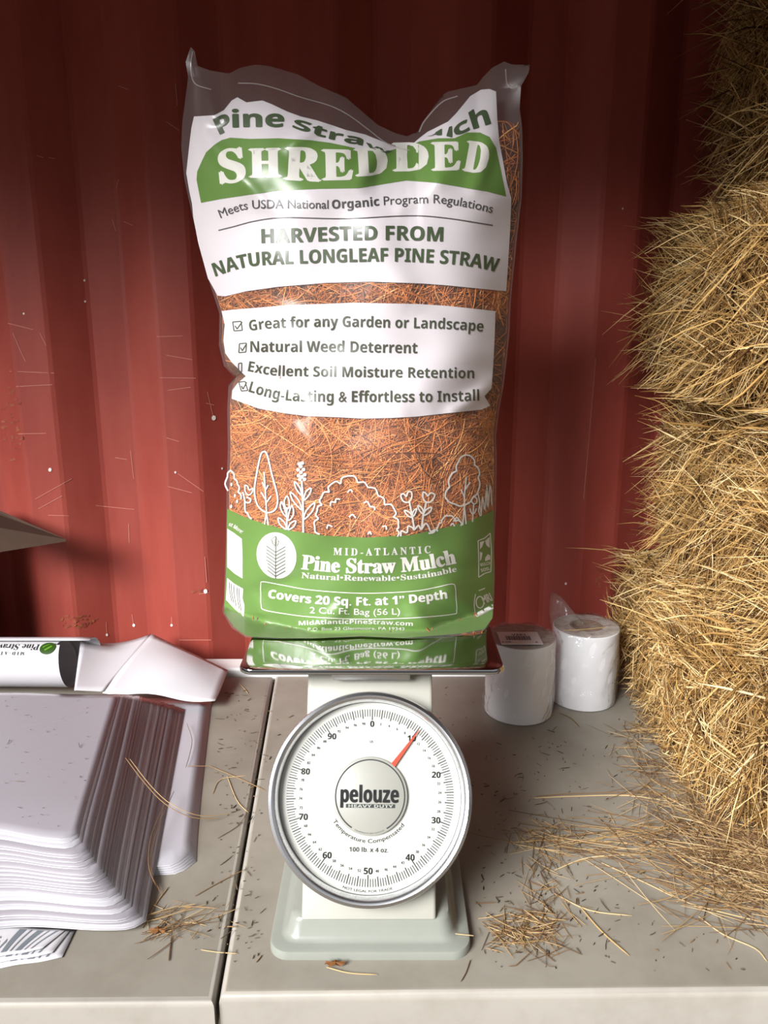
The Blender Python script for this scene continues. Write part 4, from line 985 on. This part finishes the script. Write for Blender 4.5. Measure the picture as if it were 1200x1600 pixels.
pile('small heap of needles right of the white flat bags', [scatter(290, 1405, 28, 28, 150, .015, .06, 40, .8, .008), scatter(345, 1215, 20, 20, 45, .01, .035), scatter(245, 1440, 14, 20, 40, .015, .05, 60, .5, .006)], .1, .85)
# dark crumbs all over both tables
n = 900; px = np.r_[rng.uniform(300, 1190, 560), rng.normal(370, 40, 150), rng.normal(850, 60, 190)]; py = np.r_[rng.uniform(1075, 1520, 560), rng.uniform(1080, 1500, 150), rng.uniform(1130, 1500, 190)]
okm = ~((px > 408) & (px < 748) & (py > 1230)) & ~((px < 335) & (py < 1380)) & ~((px > 745) & (px < 965) & (py < 1140)) & (py < 1520)
px, py = px[okm], py[okm]; n = len(px)
C = at_z(px, py, 0.0); C[:, 2] = .0012; a = rng.uniform(0, math.pi, n); D = np.stack([np.cos(a), np.sin(a), a * 0], 1); L = rng.exponential(.0045, n) + .001
Pc = bend(C, D, L, 5, .3); Pc[..., 2] = np.maximum(Pc[..., 2], .0011)
pile('dark crumbs and needle bits strewn over both tables', [(Pc, rng.uniform(.0006, .0016, n))], 0, 1, 'crumb', 'table_crumbs', 'crumbs')
n = 90; px = rng.uniform(0, 250, n); py = rng.uniform(1090, 1290, n); C = at_z(px, py, ZT + .001); C[:, 2] = pile_z(C[:, 0], C[:, 1], ZT) + .0014
a = rng.uniform(0, math.pi, n); D = np.stack([np.cos(a), np.sin(a), a * 0], 1)
pile('tiny straw specks on the topmost clear bag', [(bend(C[px < 150], D[px < 150], rng.exponential(.003, (px < 150).sum()) + .0006, 5, .3), rng.uniform(.0004, .0010, (px < 150).sum()))], 0, .8, 'crumb', 'straw_specks', 'crumbs')
P, W_ = (lambda C, n_: (bend(C, np.stack([np.cos(np.linspace(0, 40, n_)), np.sin(np.linspace(0, 40, n_)), np.full(n_, .05)], 1), rng.uniform(.03, .14, n_), 5, .3), rng.uniform(.001, .002, n_)))(np.stack([rng.uniform(.0, .85, 1800), rng.uniform(.95, 1.32, 1800), rng.uniform(-.738, -.725, 1800)], 1), 1800)
P[..., 2] = np.maximum(P[..., 2], -.7385)
pile('straw litter on the ground below the front table edge', [(P, W_)], .2, .95)

# single needles lying about, each where it lies
GRP = 'single pine needles on the table'
def needle(pts, wid, label, shade, z=None, name='pine_needle'):
    zz = z if z is not None else [.0012] * len(pts)
    if np.ndim(zz) == 0: zz = [zz] * len(pts)
    c_ = np.array([at_z(p[0], p[1], q) for p, q in zip(pts, zz)])
    P = spline(c_, 4)[None]
    Vv, Q = strands_geo(P, np.array([wid])); o = quads_mesh(name, Vv, Q, M['litter'], np.full(len(Vv), shade)); return tag(o, label, 'pine needle', GRP)
zt = ZT + .002
needle([(196, 1184), (225, 1222), (258, 1256), (300, 1277), (345, 1279)], .0012, 'long curved brown needle lying from the fanned clear bags onto the table', .50, [zt - .004, zt - .010, .035, .016, .004])
needle([(203, 1186), (236, 1228), (270, 1258), (316, 1275), (365, 1270)], .0011, 'long tan needle twinned with the curved brown one on the clear bags', .72, [zt - .004, zt - .010, .035, .016, .003])
needle([(272, 1236), (248, 1290), (236, 1340), (240, 1370), (253, 1399)], .0012, 'dark bent needle hanging over the right edge of the fanned clear bags', .28, [.022, .022, .016, .008, .003])
needle([(265, 1240), (238, 1300), (232, 1350), (244, 1385)], .0011, 'reddish needle beside the bent one at the right edge of the fanned bags', .38, [.024, .022, .016, .006])
needle([(292, 1130), (300, 1155), (296, 1180), (290, 1200)], .0011, 'short dark needle near the back right corner of the fanned bags', .2, [.014, .012, .011, .010])
needle([(292, 1197), (322, 1197), (326, 1197)], .0010, 'small straight needle lying level on the white flat bags', .45, .010)
needle([(326, 1196), (380, 1219), (414, 1235)], .0013, 'brown needle crossing the dark seam left of the dial', .5)
needle([(332, 1240), (345, 1218), (386, 1212)], .0013, 'pale hooked needle left of the dark seam', .8)
needle([(355, 1213), (370, 1250), (388, 1270)], .0013, 'pale needle leaning down to the dark seam', .82)
needle([(305, 1400), (340, 1380), (385, 1357)], .0012, 'brown needle pointing up from the heap beside the white flat bags', .4)
needle([(222, 1450), (245, 1410), (264, 1385)], .0018, 'thick tan stem at the front right of the fanned clear bags', .62)
needle([(268, 1462), (265, 1490), (264, 1502)], .0016, 'short dark stem standing alone on the table left of the seam', .18)
needle([(314, 1484), (342, 1488), (372, 1490)], .0012, 'pale needle across the seam near the front of the tables', .85)
needle([(834, 1247), (900, 1244), (980, 1243), (1046, 1252)], .0020, 'long pale straight straw right of the dial', .88)
needle([(838, 1244), (900, 1240), (1000, 1238), (1046, 1240)], .0014, 'long brown straw lying against the pale straight straw', .42)
needle([(806, 1316), (880, 1312), (980, 1318), (1140, 1334)], .0016, 'long tan straw running from the litter to the bales', .78)
needle([(866, 1360), (920, 1340), (1000, 1335), (1090, 1328)], .0019, 'long bright straw crossing the tan straw', .92)
needle([(940, 1348), (1010, 1380), (1080, 1412), (1196, 1442)], .0017, 'long straw slanting to the right edge below the bales', .8)
needle([(1092, 1432), (1130, 1460), (1180, 1482), (1199, 1503)], .0016, 'pale curved straw nearest the front right corner', .86)
needle([(866, 1396), (920, 1422), (988, 1431)], .0016, 'pale straw lying level below the litter in the middle right', .86)
needle([(906, 1416), (940, 1455), (984, 1494)], .0020, 'thick straw slanting to the front in the middle right', .7)
needle([(829, 1279), (865, 1305), (880, 1325)], .0014, 'short straw slanting above the brown litter', .75)
needle([(874, 1114), (892, 1122), (906, 1136)], .0018, 'brown twig in front of the two label rolls', .4)
needle([(858, 1122), (868, 1112)], .0018, 'pale stub between the two label rolls', .7)
needle([(740, 1462), (712, 1459), (705, 1458)], .0014, 'pale straw touching the right corner of the scale base', .85, .012)
needle([(735, 1500), (728, 1520), (720, 1534)], .0013, 'dark thin needle in front of the scale base corner', .2)
needle([(510, 1511), (545, 1520), (590, 1523)], .0015, 'curved pale straw just in front of the scale base', .8)
needle([(374, 1068), (382, 1076), (388, 1084)], .0014, 'short tan needle near the white strip left of the scale', .72)
needle([(340, 1310), (372, 1290), (386, 1270)], .0010, 'thin dark needle beside the dark seam', .2)
needle([(950, 980), (905, 984), (880, 985)], .0016, 'tan straw bridging from the bale onto the open-core label roll', .7, [.165, .163, .160], )
# dry leaf scraps
def leaf(cx_, cy_, w_, h_, label):
    q = disc(cx_, cy_, w_, h_, 12); P = at_z(q[:, 0], q[:, 1], .0015); P[:, 2] += .003 * (np.arange(12) % 2) + .001
    bm = bmesh.new(); vs = [bm.verts.new(p) for p in P]; c0 = bm.verts.new((*P[:, :2].mean(0), .0055))
    for i in range(12): bm.faces.new((vs[i], vs[(i + 1) % 12], c0))
    bmesh.ops.solidify(bm, geom=bm.faces[:], thickness=.0006)
    tag(bm_obj('leaf_scrap', bm, M['leaf'], None, True), label, 'leaf')
leaf(524, 1508, 17, 4, 'orange-brown leaf scrap against the front of the scale base')
leaf(247, 1456, 14, 5, 'reddish brown leaf scrap beside the front of the fanned clear bags')
